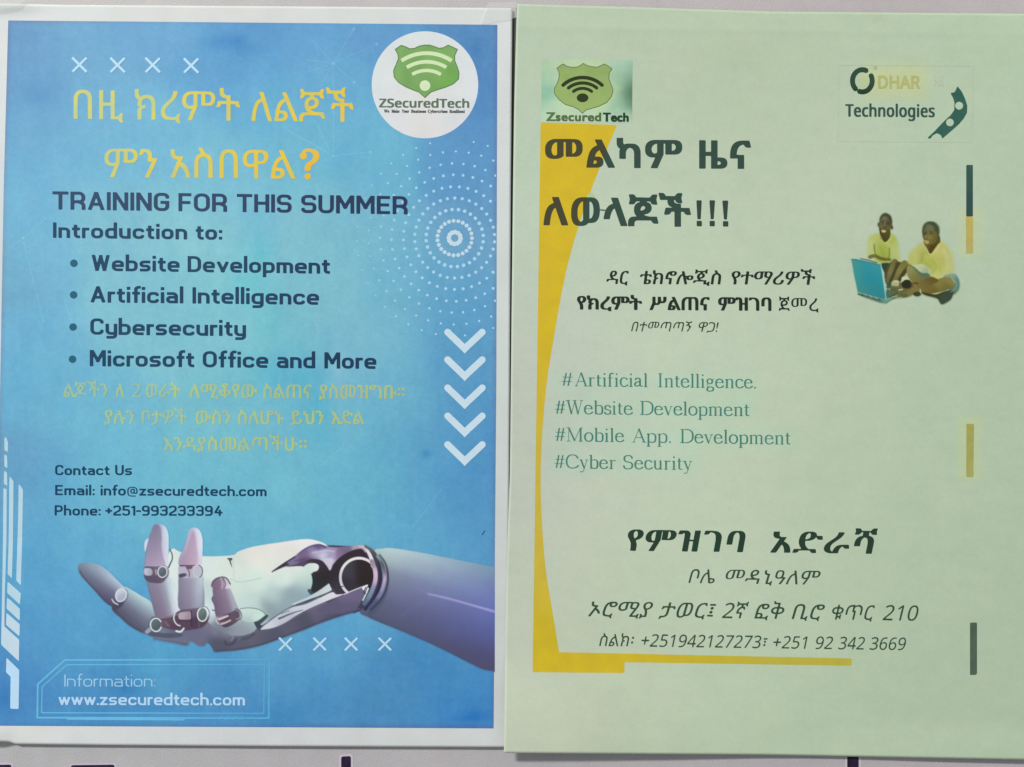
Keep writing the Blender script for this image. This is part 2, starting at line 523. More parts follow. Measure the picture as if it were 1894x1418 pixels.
# ---- the old-style serif of the green flyer: a broad pen
def sf(x, y, w=13): return ('s', [(x - w, y), (x + w, y)])
SE = {
 '#': (58, [('h', [(10,0),(24,96)]), ('h', [(34,0),(48,96)]), ('s', [(0,32),(54,32)]), ('s', [(4,64),(58,64)])]),
 'A': (68, [('s', [(6,0),(34,98)]), ('k', [(34,98),(62,0)]), ('s', [(16,34),(50,34)]), sf(6,0,9), sf(62,0,11)]),
 'r': (40, [('k', [(13,62),(13,0)]), sf(12,0,11), ('s', [(2,60),(13,62)]), ('s', [(13,42),(22,62,8),(34,62)]), ('k', [(34,59),(35,59)])]),
 't': (30, [('k', [(12,80),(12,2,8),(26,2)]), ('s', [(0,62),(28,62)])]),
 'i': (24, [('k', [(12,62),(12,0)]), sf(12,0,11), ('s', [(1,59),(12,62)]), ('d', [(12,90),(12,91)])]),
 'f': (32, [('k', [(12,0),(12,98,16),(28,98)]), ('k', [(30,94),(31,94)]), ('s', [(0,62),(28,62)]), sf(12,0,11)]),
 'c': (46, [('k', [(42,52),(38,64,12),(5,64,26),(5,0,28),(40,0,20),(46,12)])]),
 'a': (48, [('k', [(7,52),(9,64,12),(34,64,14),(34,6,8),(46,3)]), ('k', [(34,38),(4,32,15),(4,0,15),(34,10)])]),
 'l': (24, [('k', [(12,98),(12,0)]), sf(12,0,11), ('s', [(1,96),(12,98)])]),
 'I': (34, [('k', [(17,98),(17,0)]), sf(17,0), sf(17,98)]),
 'n': (56, [('k', [(12,62),(12,0)]), sf(12,0,10), ('s', [(1,59),(12,62)]), ('s', [(12,48),(20,64,10),(34,64)]), ('k', [(32,64),(44,64,12),(44,0)]), sf(44,0,10)]),
 'e': (50, [('s', [(5,38),(44,38)]), ('k', [(44,38),(44,64,22),(4,64,26),(4,0,28),(42,0,16),(48,14)])]),
 'g': (50, ['z', ('k', [(8,64,16),(38,64,16),(38,28,16),(8,28,16)]), ('s', [(36,60),(50,62)]), ('s', [(12,30),(5,16,6),(14,6,6)]), 'z', ('k', [(12,6,8),(46,4,14),(44,-26,14),(4,-26,14)])]),
 'W': (94, [('k', [(8,98),(28,0)]), ('s', [(28,0),(48,98)]), ('k', [(46,98),(66,0)]), ('s', [(66,0),(86,98)]), sf(7,98), sf(46,98,10), sf(86,98,9)]),
 'b': (52, [('k', [(10,98),(10,0)]), ('s', [(0,96),(10,98)]), ('s', [(10,50),(18,64,10),(32,64)]), ('k', [(30,64),(48,64,20),(48,0,24),(24,0),(10,6)])]),
 's': (38, [('k', [(34,50),(32,64,10),(5,64,12),(5,36,10),(36,28,10),(36,0,14),(5,0,10),(3,14)])]),
 'D': (78, [('k', [(14,98),(14,0)]), ('s', [(0,98),(40,98)]), ('s', [(0,0),(40,0)]), ('k', [(34,98),(74,98,36),(74,0,40),(34,0)])]),
 'v': (50, [('k', [(7,62),(25,0)]), ('s', [(25,0),(42,62)]), sf(6,62,9), sf(42,62,8)]),
 'o': (52, ['z', ('k', [(4,64,28),(48,64,28),(48,0,28),(4,0,28)])]),
 'p': (52, [('k', [(10,62),(10,-30)]), sf(10,-30,10), ('s', [(0,59),(10,62)]), ('s', [(10,50),(18,64,10),(32,64)]), ('k', [(30,64),(48,64,20),(48,0,24),(24,0),(10,6)])]),
 'm': (86, [('k', [(12,62),(12,0)]), sf(12,0,10), ('s', [(1,59),(12,62)]), ('s', [(12,48),(20,64,10),(32,64)]), ('k', [(30,64),(42,64,12),(42,0)]), sf(42,0,9), ('s', [(42,48),(50,64,10),(62,64)]), ('k', [(60,64),(73,64,12),(73,0)]), sf(73,0,10)]),
 'M': (96, [('s', [(13,98),(13,0)]), ('k', [(13,98),(47,4)]), ('s', [(47,4),(80,98)]), ('k', [(82,98),(82,0)]), sf(12,0,11), sf(82,0,12), sf(9,98,8), sf(86,98,8)]),
 'C': (76, [('k', [(70,74),(66,98,22),(5,98,46),(5,0,46),(68,0,30),(74,20)])]),
 'y': (50, [('k', [(7,62),(26,2)]), ('s', [(42,62),(20,-26,6),(6,-28)]), ('k', [(6,-26),(7,-26)]), sf(6,62,9), sf(42,62,8)]),
 'S': (58, [('k', [(50,78),(48,98,14),(5,98,20),(6,54,16),(52,46,16),(52,0,22),(6,0,14),(3,22)])]),
 'u': (54, [('k', [(10,62),(10,0,16),(30,0)]), ('s', [(26,0),(42,14)]), ('k', [(42,62),(42,0)]), ('s', [(0,61),(10,61)]), ('s', [(33,61),(42,61)]), ('s', [(42,0),(52,2)])]),
 '.': (16, [('d', [(7,3),(8,3)])]),
}
def serif_line(sheet, name, words, base, slope, cap, col, layer, rx=6.2, ry=3.2, label=None):
    S = []; k = cap / 100.0; xref = words[0][1]
    for word, x0, x1 in words:
        pen = 0.0; G = []
        for ch in word: G.append((pen, SE[ch])); pen += SE[ch][0] + 7
        W = pen - 7; sx = (x1 - x0) / W
        for px, (w, st) in G:
            closed = False
            for s in st:
                if s == 'z': closed = True; continue
                kind, pts = s
                tr = lambda x, y, px=px: (x0 + (px + x) * sx, base + slope * (x0 + (px + x) * sx - xref) - y * k)
                if kind == 'k': S += path_segs(pts, ry * k, closed, 'round', tr, ry / rx)
                elif kind == 'd': S += path_segs(pts, 6.2 * k, closed, 'round', tr, 1.0)
                elif kind == 'h': S += path_segs(pts, ry * 0.8 * k, closed, 'butt', tr, ry / rx)
                else: S += path_segs(pts, ry * 0.62 * k, closed, 'round', tr, 1.0)
                closed = False
    return strokes(sheet, name, S, col, layer, None, label, 0.8)

# ------------------------------------------------------------------ soft pictures: painted on a fine grid of coloured cells
def smooth_closed(pts, n=5):
    P = np.array(pts, float); m = len(P); out = []
    for i in range(m):
        p0, p1, p2, p3 = P[i - 1], P[i], P[(i + 1) % m], P[(i + 2) % m]
        for t in np.arange(n) / n:
            out.append(0.5 * ((2 * p1) + (-p0 + p2) * t + (2 * p0 - 5 * p1 + 4 * p2 - p3) * t * t + (-p0 + 3 * p1 - 3 * p2 + p3) * t ** 3))
    return np.array(out)
def smooth_open(pts, n=6):
    P = np.array(pts, float); P = np.vstack([2 * P[0] - P[1], P, 2 * P[-1] - P[-2]]); out = []
    for i in range(1, len(P) - 2):
        p0, p1, p2, p3 = P[i - 1], P[i], P[i + 1], P[i + 2]
        for t in np.arange(n) / n:
            out.append(0.5 * ((2 * p1) + (-p0 + p2) * t + (2 * p0 - 5 * p1 + 4 * p2 - p3) * t * t + (-p0 + 3 * p1 - 3 * p2 + p3) * t ** 3))
    out.append(P[-2]); return np.array(out)

def grad(p0, p1, w, r0, r1):
    """shading across a round form that runs from p0 to p1: r0, r1 = [(s, r, g, b)...], s from -1 to 1 across"""
    p0 = np.array(p0, float); d = np.array(p1, float) - p0; L = np.hypot(*d); d = d / L
    r0 = np.array(r0, float); r1 = np.array(r1, float)
    def f(u, v):
        x = u - p0[0]; y = v - p0[1]
        t = np.clip((x * d[0] + y * d[1]) / L, 0, 1)[..., None]; s = (x * d[1] - y * d[0]) / w
        a = np.stack([np.interp(s, r0[:, 0], r0[:, k]) for k in (1, 2, 3)], -1)
        b = np.stack([np.interp(s, r1[:, 0], r1[:, k]) for k in (1, 2, 3)], -1)
        return a * (1 - t) + b * t
    return f

class Canvas:
    def __init__(s, u0, v0, u1, v1, step, bg):
        s.u0, s.v0, s.step = u0, v0, step
        s.nx = int((u1 - u0) / step) + 1; s.ny = int((v1 - v0) / step) + 1
        s.U, s.V = np.meshgrid(u0 + np.arange(s.nx) * step, v0 + np.arange(s.ny) * step)
        s.C = bg(s.U, s.V).astype(float); s.A = np.zeros((s.ny, s.nx)); s.I = np.full((s.ny, s.nx), -1)
        s.part = 0
    def _blend(s, a, j0, i0, col):
        ny, nx = a.shape; sl = (slice(j0, j0 + ny), slice(i0, i0 + nx))
        if callable(col): c = col(s.U[sl], s.V[sl])
        elif isinstance(col, list): c = colour_field(col, s.sig(col))(s.U[sl], s.V[sl])
        else: c = np.array(col, float)
        s.C[sl] = s.C[sl] * (1 - a[..., None]) + c * a[..., None]
        s.A[sl] = np.maximum(s.A[sl], a)
        I = s.I[sl]; I[a > 0.5] = s.part; s.I[sl] = I
    def sig(s, col):
        P = np.array([p[:2] for p in col], float)
        D = np.hypot(P[:, None, 0] - P[None, :, 0], P[:, None, 1] - P[None, :, 1]) + np.eye(len(P)) * 1e9
        return max(2.2, np.median(D.min(1)) * 0.46)
    def poly(s, pts, col, blur=0.5, alpha=1.0, smooth=True):
        P = smooth_closed(pts) if smooth else np.array(pts, float)
        pad = 3 + 3 * blur
        i0 = max(0, int((P[:, 0].min() - pad - s.u0) / s.step)); i1 = min(s.nx, int((P[:, 0].max() + pad - s.u0) / s.step) + 2)
        j0 = max(0, int((P[:, 1].min() - pad - s.v0) / s.step)); j1 = min(s.ny, int((P[:, 1].max() + pad - s.v0) / s.step) + 2)
        if i1 <= i0 or j1 <= j0: return
        a = coverage([P], s.u0 + i0 * s.step, s.v0 + j0 * s.step, i1 - i0, j1 - j0, s.step, 3)
        s._blend(gblur(a, blur / s.step) * alpha, j0, i0, col)
    def line(s, pts, w, col, blur=0.4, alpha=1.0, smooth=True, closed=False):
        P = smooth_closed(pts) if (smooth and closed) else (smooth_open(pts) if smooth and len(pts) > 2 else np.array(pts, float))
        S = []
        n = len(P); ww = w if hasattr(w, '__len__') else (w, w)
        m = n if closed else n - 1
        for i in range(m):
            a, b = P[i], P[(i + 1) % n]; t = i / max(1, m - 1)
            S.append((a[0], a[1], b[0], b[1], (ww[0] * (1 - t) + ww[1] * t) / 2, None, None, 1.0, None))
        pad = max(ww) + 3 + 3 * blur
        i0 = max(0, int((P[:, 0].min() - pad - s.u0) / s.step)); i1 = min(s.nx, int((P[:, 0].max() + pad - s.u0) / s.step) + 2)
        j0 = max(0, int((P[:, 1].min() - pad - s.v0) / s.step)); j1 = min(s.ny, int((P[:, 1].max() + pad - s.v0) / s.step) + 2)
        if i1 <= i0 or j1 <= j0: return
        X = s.U[j0:j1, i0:i1]; Y = s.V[j0:j1, i0:i1]; F = np.full(X.shape, -1e3)
        for (x0, y0, x1, y1, r, *_r) in S:
            dx, dy = x1 - x0, y1 - y0; L2 = dx * dx + dy * dy + 1e-9
            t = np.clip(((X - x0) * dx + (Y - y0) * dy) / L2, 0, 1)
            F = np.maximum(F, r - np.hypot(X - x0 - t * dx, Y - y0 - t * dy))
        a = np.clip(F / s.step + 0.5, 0, 1)
        s._blend(gblur(a, blur / s.step) * alpha, j0, i0, col)
    def ell(s, cx, cy, rx, ry, col, blur=0.5, alpha=1.0, rot=0.0):
        t = np.linspace(0, 2 * math.pi, 36, endpoint=False)
        x = rx * np.cos(t); y = ry * np.sin(t); c, n = math.cos(rot), math.sin(rot)
        s.poly(np.stack([cx + x * c - y * n, cy + x * n + y * c], 1), col, blur, alpha, smooth=False)
    def ring(s, cx, cy, rx, ry, w, col, a0=0, a1=360, rot=0.0, blur=0.4, alpha=1.0):
        t = np.radians(np.linspace(a0, a1, 30)); x = rx * np.cos(t); y = ry * np.sin(t); c, n = math.cos(rot), math.sin(rot)
        s.line(np.stack([cx + x * c - y * n, cy + x * n + y * c], 1), w, col, blur, alpha, smooth=False)
    def tone(s, contrast, sat, mid=125.0):
        g = s.C.mean(-1, keepdims=True)
        t = mid + (g - mid) * contrast + (s.C - g) * sat
        a = np.clip(s.A * 1.0, 0, 1)[..., None]
        s.C = s.C * (1 - a) + t * a
    def build(s, sheet, names, layer, parents, soft_edge=0.12):
        cell = np.maximum(np.maximum(s.A[:-1, :-1], s.A[1:, :-1]), np.maximum(s.A[:-1, 1:], s.A[1:, 1:])) > soft_edge
        I = s.I.copy()
        for _ in range(4):      # rim cells join the nearest part
            for ax, sh in ((0, 1), (0, -1), (1, 1), (1, -1)):
                J = np.roll(I, sh, ax); I = np.where(I < 0, J, I)
        Ic = I[:-1, :-1]
        cols = lin(np.clip(s.C, 0, 255)).reshape(-1, 3)
        W = sheet.pts(np.stack([s.U.ravel(), s.V.ravel()], 1), layer)
        objs = {}
        for k, (nm, par, lab) in enumerate(zip(names, parents, [None] * len(names))):
            jj, ii = np.nonzero(cell & (Ic == k))
            if not len(jj): continue
            q = np.stack([jj * s.nx + ii, (jj + 1) * s.nx + ii, (jj + 1) * s.nx + ii + 1, jj * s.nx + ii + 1], 1)
            used, inv = np.unique(q, return_inverse=True)
            p = objs[par] if isinstance(par, int) else par
            objs[k] = mesh_object(nm, W[used], [inv.reshape(q.shape)], cols[used], M_INK, p)
        return objs

# ------------------------------------------------------------------ the wall behind
def wall_h(u, v): return -0.02 * noise2(u, v, 60, 3)
def grid(u0, u1, v0, v1, nu, nv):
    U, V = np.meshgrid(np.linspace(u0, u1, nu), np.linspace(v0, v1, nv))
    idx = np.arange(nu * nv).reshape(nv, nu)
    q = np.stack([idx[:-1, :-1].ravel(), idx[1:, :-1].ravel(), idx[1:, 1:].ravel(), idx[:-1, 1:].ravel()], 1)
    return U, V, idx, q
U, V, idx, q = grid(-2200, 4100, -1900, 3300, 190, 160)
wf = colour_field([(0,-60,198,195,193),(600,-60,192,189,188),(1300,0,190,183,184),(1894,0,190,182,183),(0,1400,176,176,178),(700,1400,178,175,178),(1300,1410,180,174,177),(1894,1415,180,174,178)], 420)
wc = wf(U, V) + 3.0 * noise2(U, V, 170, 5)[..., None] + 2.0 * noise2(U, V, 60, 6)[..., None]
wall = mesh_object('wall', place(U, V, wall_h(U, V)).reshape(-1, 3), [q], lin(wc).reshape(-1, 3), M_WALL, None, True)
tag(wall, 'pale grey painted wall the two flyers hang on', None, None, 'structure')
class Flat: pass
wsheet = Sheet(wall, lambda u, v: np.full(np.shape(u), 0.06))
halo = (196, 186, 198)
for pts in ([(-60,1415),(21,1414),(22,1560),(-60,1560)], [(131,1415),(212,1414),(211,1444),(183,1445),(183,1560),(156,1560),(156,1445),(131,1445)],
            [(631,1399),(649,1398),(650,1560),(631,1560)], [(1567,1360),(1588,1360),(1589,1560),(1567,1560)]):
    P = np.array(pts, float); c = P.mean(0)
    S = line([tuple(p) for p in pts], 7, True, 'round')
    h = polys(wsheet, 'letter_outline', [c + (P - c) * np.array([1 + 9.0 / (np.ptp(P[:, 0])), 1 + 9.0 / np.ptp(P[:, 1])])], halo, 0, wall, soft=2.5)
    polys(wsheet, 'painted_letter', [P], lambda u, v: np.array([38, 26, 52]) + 9 * noise2(u, v, 6, 91)[..., None], 1, wall, 'top of a black painted letter showing below the flyers', soft=1.6)
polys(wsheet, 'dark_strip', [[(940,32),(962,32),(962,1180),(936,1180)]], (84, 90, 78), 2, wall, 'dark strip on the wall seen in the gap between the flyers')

# ------------------------------------------------------------------ the two sheets of paper
def curve(tab):
    t = np.array(tab, float)
    return lambda x: np.interp(x, t[:, 0], t[:, 1])
def paper_sheet(root, L, R, T, B, relief, colour, mat, step=4.5, thick=0.11):
    """L, R: x of the side edges against v; T, B: y of the top and bottom edges against u"""
    us = np.linspace(0, 1, int((R(700) - L(700)) / step)); vs = np.linspace(0, 1, int((B(500) - T(500)) / step))
    s_, t_ = np.meshgrid(us, vs)
    V0 = 10 + 1370 * t_
    for _ in range(3):
        U0 = L(V0) + (R(V0) - L(V0)) * s_
        V0 = T(U0) + (B(U0) - T(U0)) * t_
    ny, nx = U0.shape; idx = np.arange(nx * ny).reshape(ny, nx)
    q = np.stack([idx[:-1, :-1].ravel(), idx[1:, :-1].ravel(), idx[1:, 1:].ravel(), idx[:-1, 1:].ravel()], 1)
    H = relief(U0, V0)
    F = place(U0, V0, H).reshape(-1, 3)
    Bk = F + np.array([0, thick * 0.001, 0])
    ring = np.concatenate([idx[0, :], idx[1:, -1], idx[-1, -2::-1], idx[-2:0:-1, 0]])
    r2 = np.roll(ring, -1); n = nx * ny
    rim = np.stack([ring, r2, r2 + n, ring + n], 1)
    c = lin(colour(U0, V0)).reshape(-1, 3)
    me = mesh_object('paper', np.concatenate([F, Bk]), [np.concatenate([q, q[:, ::-1] + n, rim])], np.concatenate([c, c]), mat, root, True)
    return me
def blob(u, v, cu, cv, su, sv): return np.exp(-((u - cu) / su) ** 2 - ((v - cv) / sv) ** 2)

def h_blue(u, v):
    u = np.asarray(u, float); v = np.asarray(v, float)
    h = 1.15 + 0.18 * noise2(u, v, 330, 11) + 0.09 * noise2(u, v, 150, 12) + 0.02 * noise2(u, v, 70, 13)
    h = h + 0.7 * sstep((v - 1300) / 90) * (1 - 0.5 * blob(u, v, 500, 1380, 250, 200))
    h = h + 2.6 * sstep((30 - u) / 60) * sstep((v - 1310) / 75)
    h = h + 0.9 * blob(u, v, 20, 8, 60, 14)
    h = h - 0.25 * sstep((u - 900) / 40) * sstep((v - 850) / 100)
    return h
def h_green(u, v):
    u = np.asarray(u, float); v = np.asarray(v, float)
    h = 1.75 + 0.2 * noise2(u, v, 360, 21) + 0.08 * noise2(u, v, 160, 22) + 0.02 * noise2(u, v, 75, 23)
    h = h + 3.8 * sstep((v - 1190) / 210) * sstep((1560 - u) / 640)
    h = h + 0.9 * sstep((v - 1330) / 75) * sstep((u - 1500) / 400)
    h = h - 0.5 * sstep((60 - v) / 60) + 0.07 * np.exp(-((v - 49 - 0.016 * (u - 950)) / 5) ** 2)
    return h

w_paper = colour_field([(0,20,226,226,220),(300,20,222,220,214),(700,25,220,219,213),(920,25,224,223,218),(935,300,218,220,214),(930,600,212,217,208),
    (925,900,212,214,208),(925,1200,212,211,206),(900,1360,214,214,209),(600,1360,213,212,208),(300,1360,215,214,212),(10,1360,222,221,214),(5,500,210,217,219),(5,150,224,226,222)], 150)
def white_col(u, v):
    c = w_paper(u, v) + np.array([-7, -3, 1.5]) + 2.0 * noise2(u, v, 40, 31)[..., None]
    return c
g_field = colour_field([(960,30,182,194,174),(975,300,187,202,184),(975,700,186,196,181),(950,800,188,190,180),(945,1200,193,198,184),(945,1370,190,196,180),(1100,60,178,195,168),(1250,200,181,194,170),
    (1500,60,177,193,166),(1250,450,190,205,181),(1500,300,186,199,174),(1500,500,187,199,176),(1250,700,192,206,184),(1250,900,193,205,182),(1250,1100,192,205,182),(1100,1300,182,194,164),
    (1300,1330,184,200,174),(1500,1330,181,198,170),(1500,900,184,198,172),(1700,60,182,198,170),(1860,60,181,199,171),(1700,300,184,200,177),(1860,400,178,196,170),(1700,700,182,199,173),
    (1860,700,176,194,168),(1700,1000,181,196,172),(1860,1000,175,193,166),(1700,1300,178,194,168),(1860,1330,172,190,164)], 150)
def green_col(u, v):
    c = g_field(u, v) + np.array([3, 4.5, 3.5])
    c = c + 1.7 * noise2(u, v, 90, 41)[..., None] * np.array([1, .5, .9]) + 1.0 * noise2(u, v, 28, 42)[..., None] * np.array([1.2, .4, -.6]) + 1.8 * noise2(u, v, 4, 44)[..., None]
    c = c + 1.2 * noise2(u, v * 3, 34, 43)[..., None]
    # colour that bled into the paper round the yellow print and the ochre mark
    def box(a, b, c_, d, s): return sstep((u - a) / s + .5) * sstep((b - u) / s + .5) * sstep((v - c_) / s + .5) * sstep((d - v) / s + .5)
    c = c + box(1596, 1712, 120, 180, 32)[..., None] * np.array([8, 2, -16])
    c = c + box(1772, 1816, 385, 476, 16)[..., None] * np.array([6, 2, -9]) + box(1770, 1816, 770, 888, 16)[..., None] * np.array([5, 3, -9])
    c = c + box(1020, 1400, 690, 728, 26)[..., None] * np.array([-6, 1.5, 0]) + box(1015, 1395, 735, 778, 26)[..., None] * np.array([-6, 1.5, 0])
    c = c + box(1015, 1475, 788, 830, 26)[..., None] * np.array([-6, 1.5, 0]) + box(1015, 1290, 838, 880, 26)[..., None] * np.array([-6, 1.5, 0])
    for cu, cv, su, sv, k in ((1625, 32, 16, 10, -7), (1215, 905, 14, 8, -4), (1365, 108, 26, 20, -4), (1110, 1290, 70, 60, -2.5), (1612, 100, 10, 8, -4)):
        c = c + (k * blob(u, v, cu, cv, su, sv))[..., None] * np.array([.7, 1, 1])
    return c

LB = curve([(-100,-6),(10,-8),(1400,-40)]); RB = curve([(0,948),(340,945),(600,943.5),(890,942),(1381,931+8)])
TB = curve([(-50,3),(0,6),(40,7),(120,8.5),(480,11),(948,14.5)]); BB = curve([(-50,1369),(-10,1371),(18,1372),(28,1376),(200,1378),(480,1380),(940,1382)])
LG = curve([(0,957.5),(40,955),(200,951),(340,949),(600,946),(800,944),(880,943),(1000,938.5),(1100,936),(1400,932)])
RG = curve([(0,1911),(1400,1917)])
TG = curve([(940,6.5),(1180,13),(1420,21),(1894,25),(1920,25.5)]); BG = curve([(930,1392.5),(1420,1396),(1894,1405),(1920,1406)])

blue = empty('poster', tuple(place(455, 1380, 0)), 'blue flyer with white border, robot hand picture and yellow Amharic heading', 'poster')
green = empty('poster', tuple(place(1425, 1400, 0)), 'pale green flyer with dark Amharic lettering and two boys at a laptop', 'poster')
SB = Sheet(blue, h_blue); SG = Sheet(green, h_green)
paper_sheet(blue, LB, RB, TB, BB, h_blue, white_col, M_PAPER)
paper_sheet(green, LG, RG, TG, BG, h_green, green_col, M_PAPER)

# ------------------------------------------------------------------ blue flyer: printed ground
b_field = colour_field([(25,50,92,146,192),(120,70,106,164,204),(60,160,98,156,200),(220,60,102,163,206),(330,60,104,166,208),(400,85,84,152,202),(480,70,82,148,202),(430,130,96,164,208),(560,70,98,160,206),
    (620,150,104,172,210),(680,60,94,154,202),(900,60,88,142,192),(905,130,80,134,188),(900,230,88,142,196),(60,250,103,167,206),(200,190,107,172,208),(300,250,112,182,213),(500,190,100,174,210),(640,240,102,174,208),
    (180,300,112,180,212),(60,340,112,178,212),(420,330,118,186,210),(560,300,112,184,208),(700,290,106,178,208),(850,290,92,154,200),(900,350,94,150,196),
    (60,470,114,182,214),(200,400,128,190,210),(350,420,130,194,208),(230,560,128,192,210),(400,540,128,196,208),(330,640,126,192,208),(60,620,110,178,212),(20,520,112,170,200),
    (600,420,124,188,206),(600,560,126,190,206),(700,450,116,182,206),(700,580,118,184,206),(780,520,106,174,204),(860,440,108,162,200),(890,540,96,158,200),(840,570,92,158,200),(660,650,118,182,206),
    (60,740,106,176,210),(100,700,108,178,210),(200,760,112,184,210),(400,760,116,188,206),(600,760,112,182,206),(740,720,108,178,206),(860,700,88,154,198),(900,800,84,148,198),(800,840,94,164,202),(850,880,80,148,198),
    (25,860,104,160,198),(70,900,98,168,206),(200,900,110,184,210),(400,900,112,186,208),(560,900,112,186,208),(700,900,104,178,206),(880,960,88,154,200),(780,980,96,168,206),
    (60,1050,92,164,206),(150,980,98,172,208),(420,980,104,180,208),(600,970,104,178,206),(150,1200,88,160,206),(60,1180,86,156,204),(15,1260,74,138,196),(20,1320,70,132,192),(60,1330,80,148,200),
    (200,1290,72,140,194),(400,1290,76,144,196),(300,1210,88,164,206),(560,1230,84,154,202),(520,1180,96,168,208),(640,1180,94,166,208),(560,1310,72,140,192),(700,1250,76,142,192),(800,1290,72,140,192),
    (820,1230,74,142,194),(700,1330,73,138,190),(880,1260,76,146,198),(880,1320,48,124,200),(905,1335,76,138,190)], 46)
def seg_dist(u, v, a, b):
    dx, dy = b[0] - a[0], b[1] - a[1]; t = np.clip(((u - a[0]) * dx + (v - a[1]) * dy) / (dx * dx + dy * dy), 0, 1)
    return np.hypot(u - a[0] - t * dx, v - a[1] - t * dy)
def blue_col(u, v):
    c = b_field(u, v)
    # the darker teal shape printed behind the words
    te = np.zeros(np.shape(u))
    for cu, cv, su, sv, k in ((480, 470, 26, 45, .7), (465, 520, 40, 50, .55), (505, 590, 36, 70, .45), (560, 700, 45, 60, .6), (520, 690, 60, 45, .55), (585, 760, 34, 60, .6), (540, 640, 40, 60, .4), (600, 800, 22, 36, .4), (455, 455, 18, 22, .3)):
        te = np.maximum(te, k * blob(u, v, cu, cv, su, sv))
    c = c + te[..., None] * np.array([-30, -5, -2])
    c = c + (14 * blob(u, v, 625, 690, 14, 60))[..., None] * np.array([1, .4, .3])
    for cu, cv, su, sv, k in ((400, 80, 28, 14, -13), (438, 74, 20, 13, -14), (450, 92, 26, 12, -9), (788, 838, 9, 10, -20), (235, 1272, 22, 12, -13), (300, 1305, 26, 10, -10), (880, 1320, 26, 10, -14), (868, 1330, 30, 5, -10),
                              (10, 1290, 14, 34, -10), (60, 70, 16, 12, -5), (880, 90, 12, 20, -8), (60, 175, 24, 20, -6)):
        c = c + (k * blob(u, v, cu, cv, su, sv))[..., None] * np.array([1.2, 1, .5])
    # grey-violet fringe where the ink ends
    e = np.minimum(np.minimum(u - (16 - 0.022 * v), 919 - 0.004 * v - u), np.minimum(v - 38, 1344 - v))
    c = c + (np.clip(1 - e / 9.0, 0, 1) ** 1.3)[..., None] * np.array([6, -16, -18])
    c = c + 2.4 * noise2(u, v, 55, 51)[..., None] * np.array([1, .8, .4]) + 2.0 * noise2(u, v, 17, 52)[..., None] * np.array([1.2, .6, .2])
    c = c + 2.2 * noise2(u * 3, v * .35, 26, 53)[..., None] * np.array([1, .6, .3]) + 2.0 * noise2(u * .3, v * 2.6, 20, 54)[..., None] * np.array([1, .7, .4]) * sstep((v - 1180) / 100)[..., None]
    c = c + 3.2 * noise2(u, v, 4, 55)[..., None]
    return c
U, V, idx, q = grid(0, 1, 0, 1, 330, 440)
vv0 = 37 + (1344.5 - 37) * V
uL = np.interp(vv0, [37, 340, 700, 1345], [15.2, 7.0, 0.5, -13]); uR = np.interp(vv0, [37, 340, 700, 1000, 1345], [920, 919, 918, 915.5, 913])
Ug = uL + (uR - uL) * U
top = 37.5 + 8 * U; bot = 1342 + 5 * U
Vg = top + (bot - top) * V
ground = mesh_object('printed_background', SB.pts(np.stack([Ug.ravel(), Vg.ravel()], 1), 1), [q], lin(np.clip(blue_col(Ug, Vg), 0, 255)).reshape(-1, 3), M_INK, blue, True)

def clipx(u1=917, v0=47):
    return lambda X, Y: np.minimum(u1 - X, Y - v0)
# thin network lines and nodes
def tint(d):
    return lambda u, v: blue_col(u, v) + np.array(d)
for a, b in (((617,117),(654,55)),((617,117),(697,81)),((617,117),(578,74)),((617,117),(563,110)),((617,117),(566,134)),((617,117),(589,166)),((617,117),(617,286)),((617,117),(655,152)),((580,218),(611,280)),
             ((617,288),(685,281)),((530,240),(614,286)),((43,442),(12,461)),((43,442),(82,600)),((43,442),(88,400)),((120,560),(150,640)),((820,900),(760,980)),((640,820),(596,860))):
    a = np.array(a, float); b = np.array(b, float); d = (b - a) / np.linalg.norm(b - a)
    strokes(SB, 'network_line', line([tuple(a + d * 4.5), tuple(b - d * 3)], 1.8, cap='round'), tint((11, 10, 8)), 2)
for a, r in (((654,54),4),((697,81),4),((655,152),4),((617,117),4.5),((685,281),3.5),((617,288),3),((43,440),3.5)):
    strokes(SB, 'network_node', path_segs([a, (a[0] + .1, a[1])], r / 1.4, False, 'round'), tint((20, 18, 13)), 2)
# dot rings
cx_, cy_ = 841, 440; S = []
for r, n, rad in ((11, 12, 4.2), (32, 23, 3.6), (53, 28, 3.3), (74, 34, 3.0), (95, 37, 2.8), (117, 40, 2.6), (138, 41, 2.3), (160, 42, 2.1), (181, 42, 1.9)):
    for i in range(n):
        a = 2 * math.pi * (i + 0.5) / n + 0.03 * r
        x, y = cx_ + r * math.cos(a), cy_ + r * math.sin(a)
        if x > 917 or (r > 150 and y < 262): continue
        k = 1.0 if x > 700 else 0.8
        S += path_segs([(x, y), (x + .1, y)], rad * k, False, 'round')
S += path_segs([(cx_ + 10.5 * math.cos(a), cy_ + 10.5 * math.sin(a), -1) for a in np.linspace(0, 6.1, 24)], 3.4, True)
def dotcol(u, v):
    t = sstep((np.asarray(u) - 660) / 170)[..., None]
    d = np.hypot(np.asarray(u) - cx_, np.asarray(v) - cy_)[..., None]
    return np.array([150, 205, 228]) * (1 - t) + np.array([168, 212, 238]) * t + sstep((60 - d) / 40) * np.array([30, 6, -8])
tag(strokes(SB, 'dot_rings', S, dotcol, 2, sub_clip=clipx(917.5, 40)), None, None, None, 'stuff')
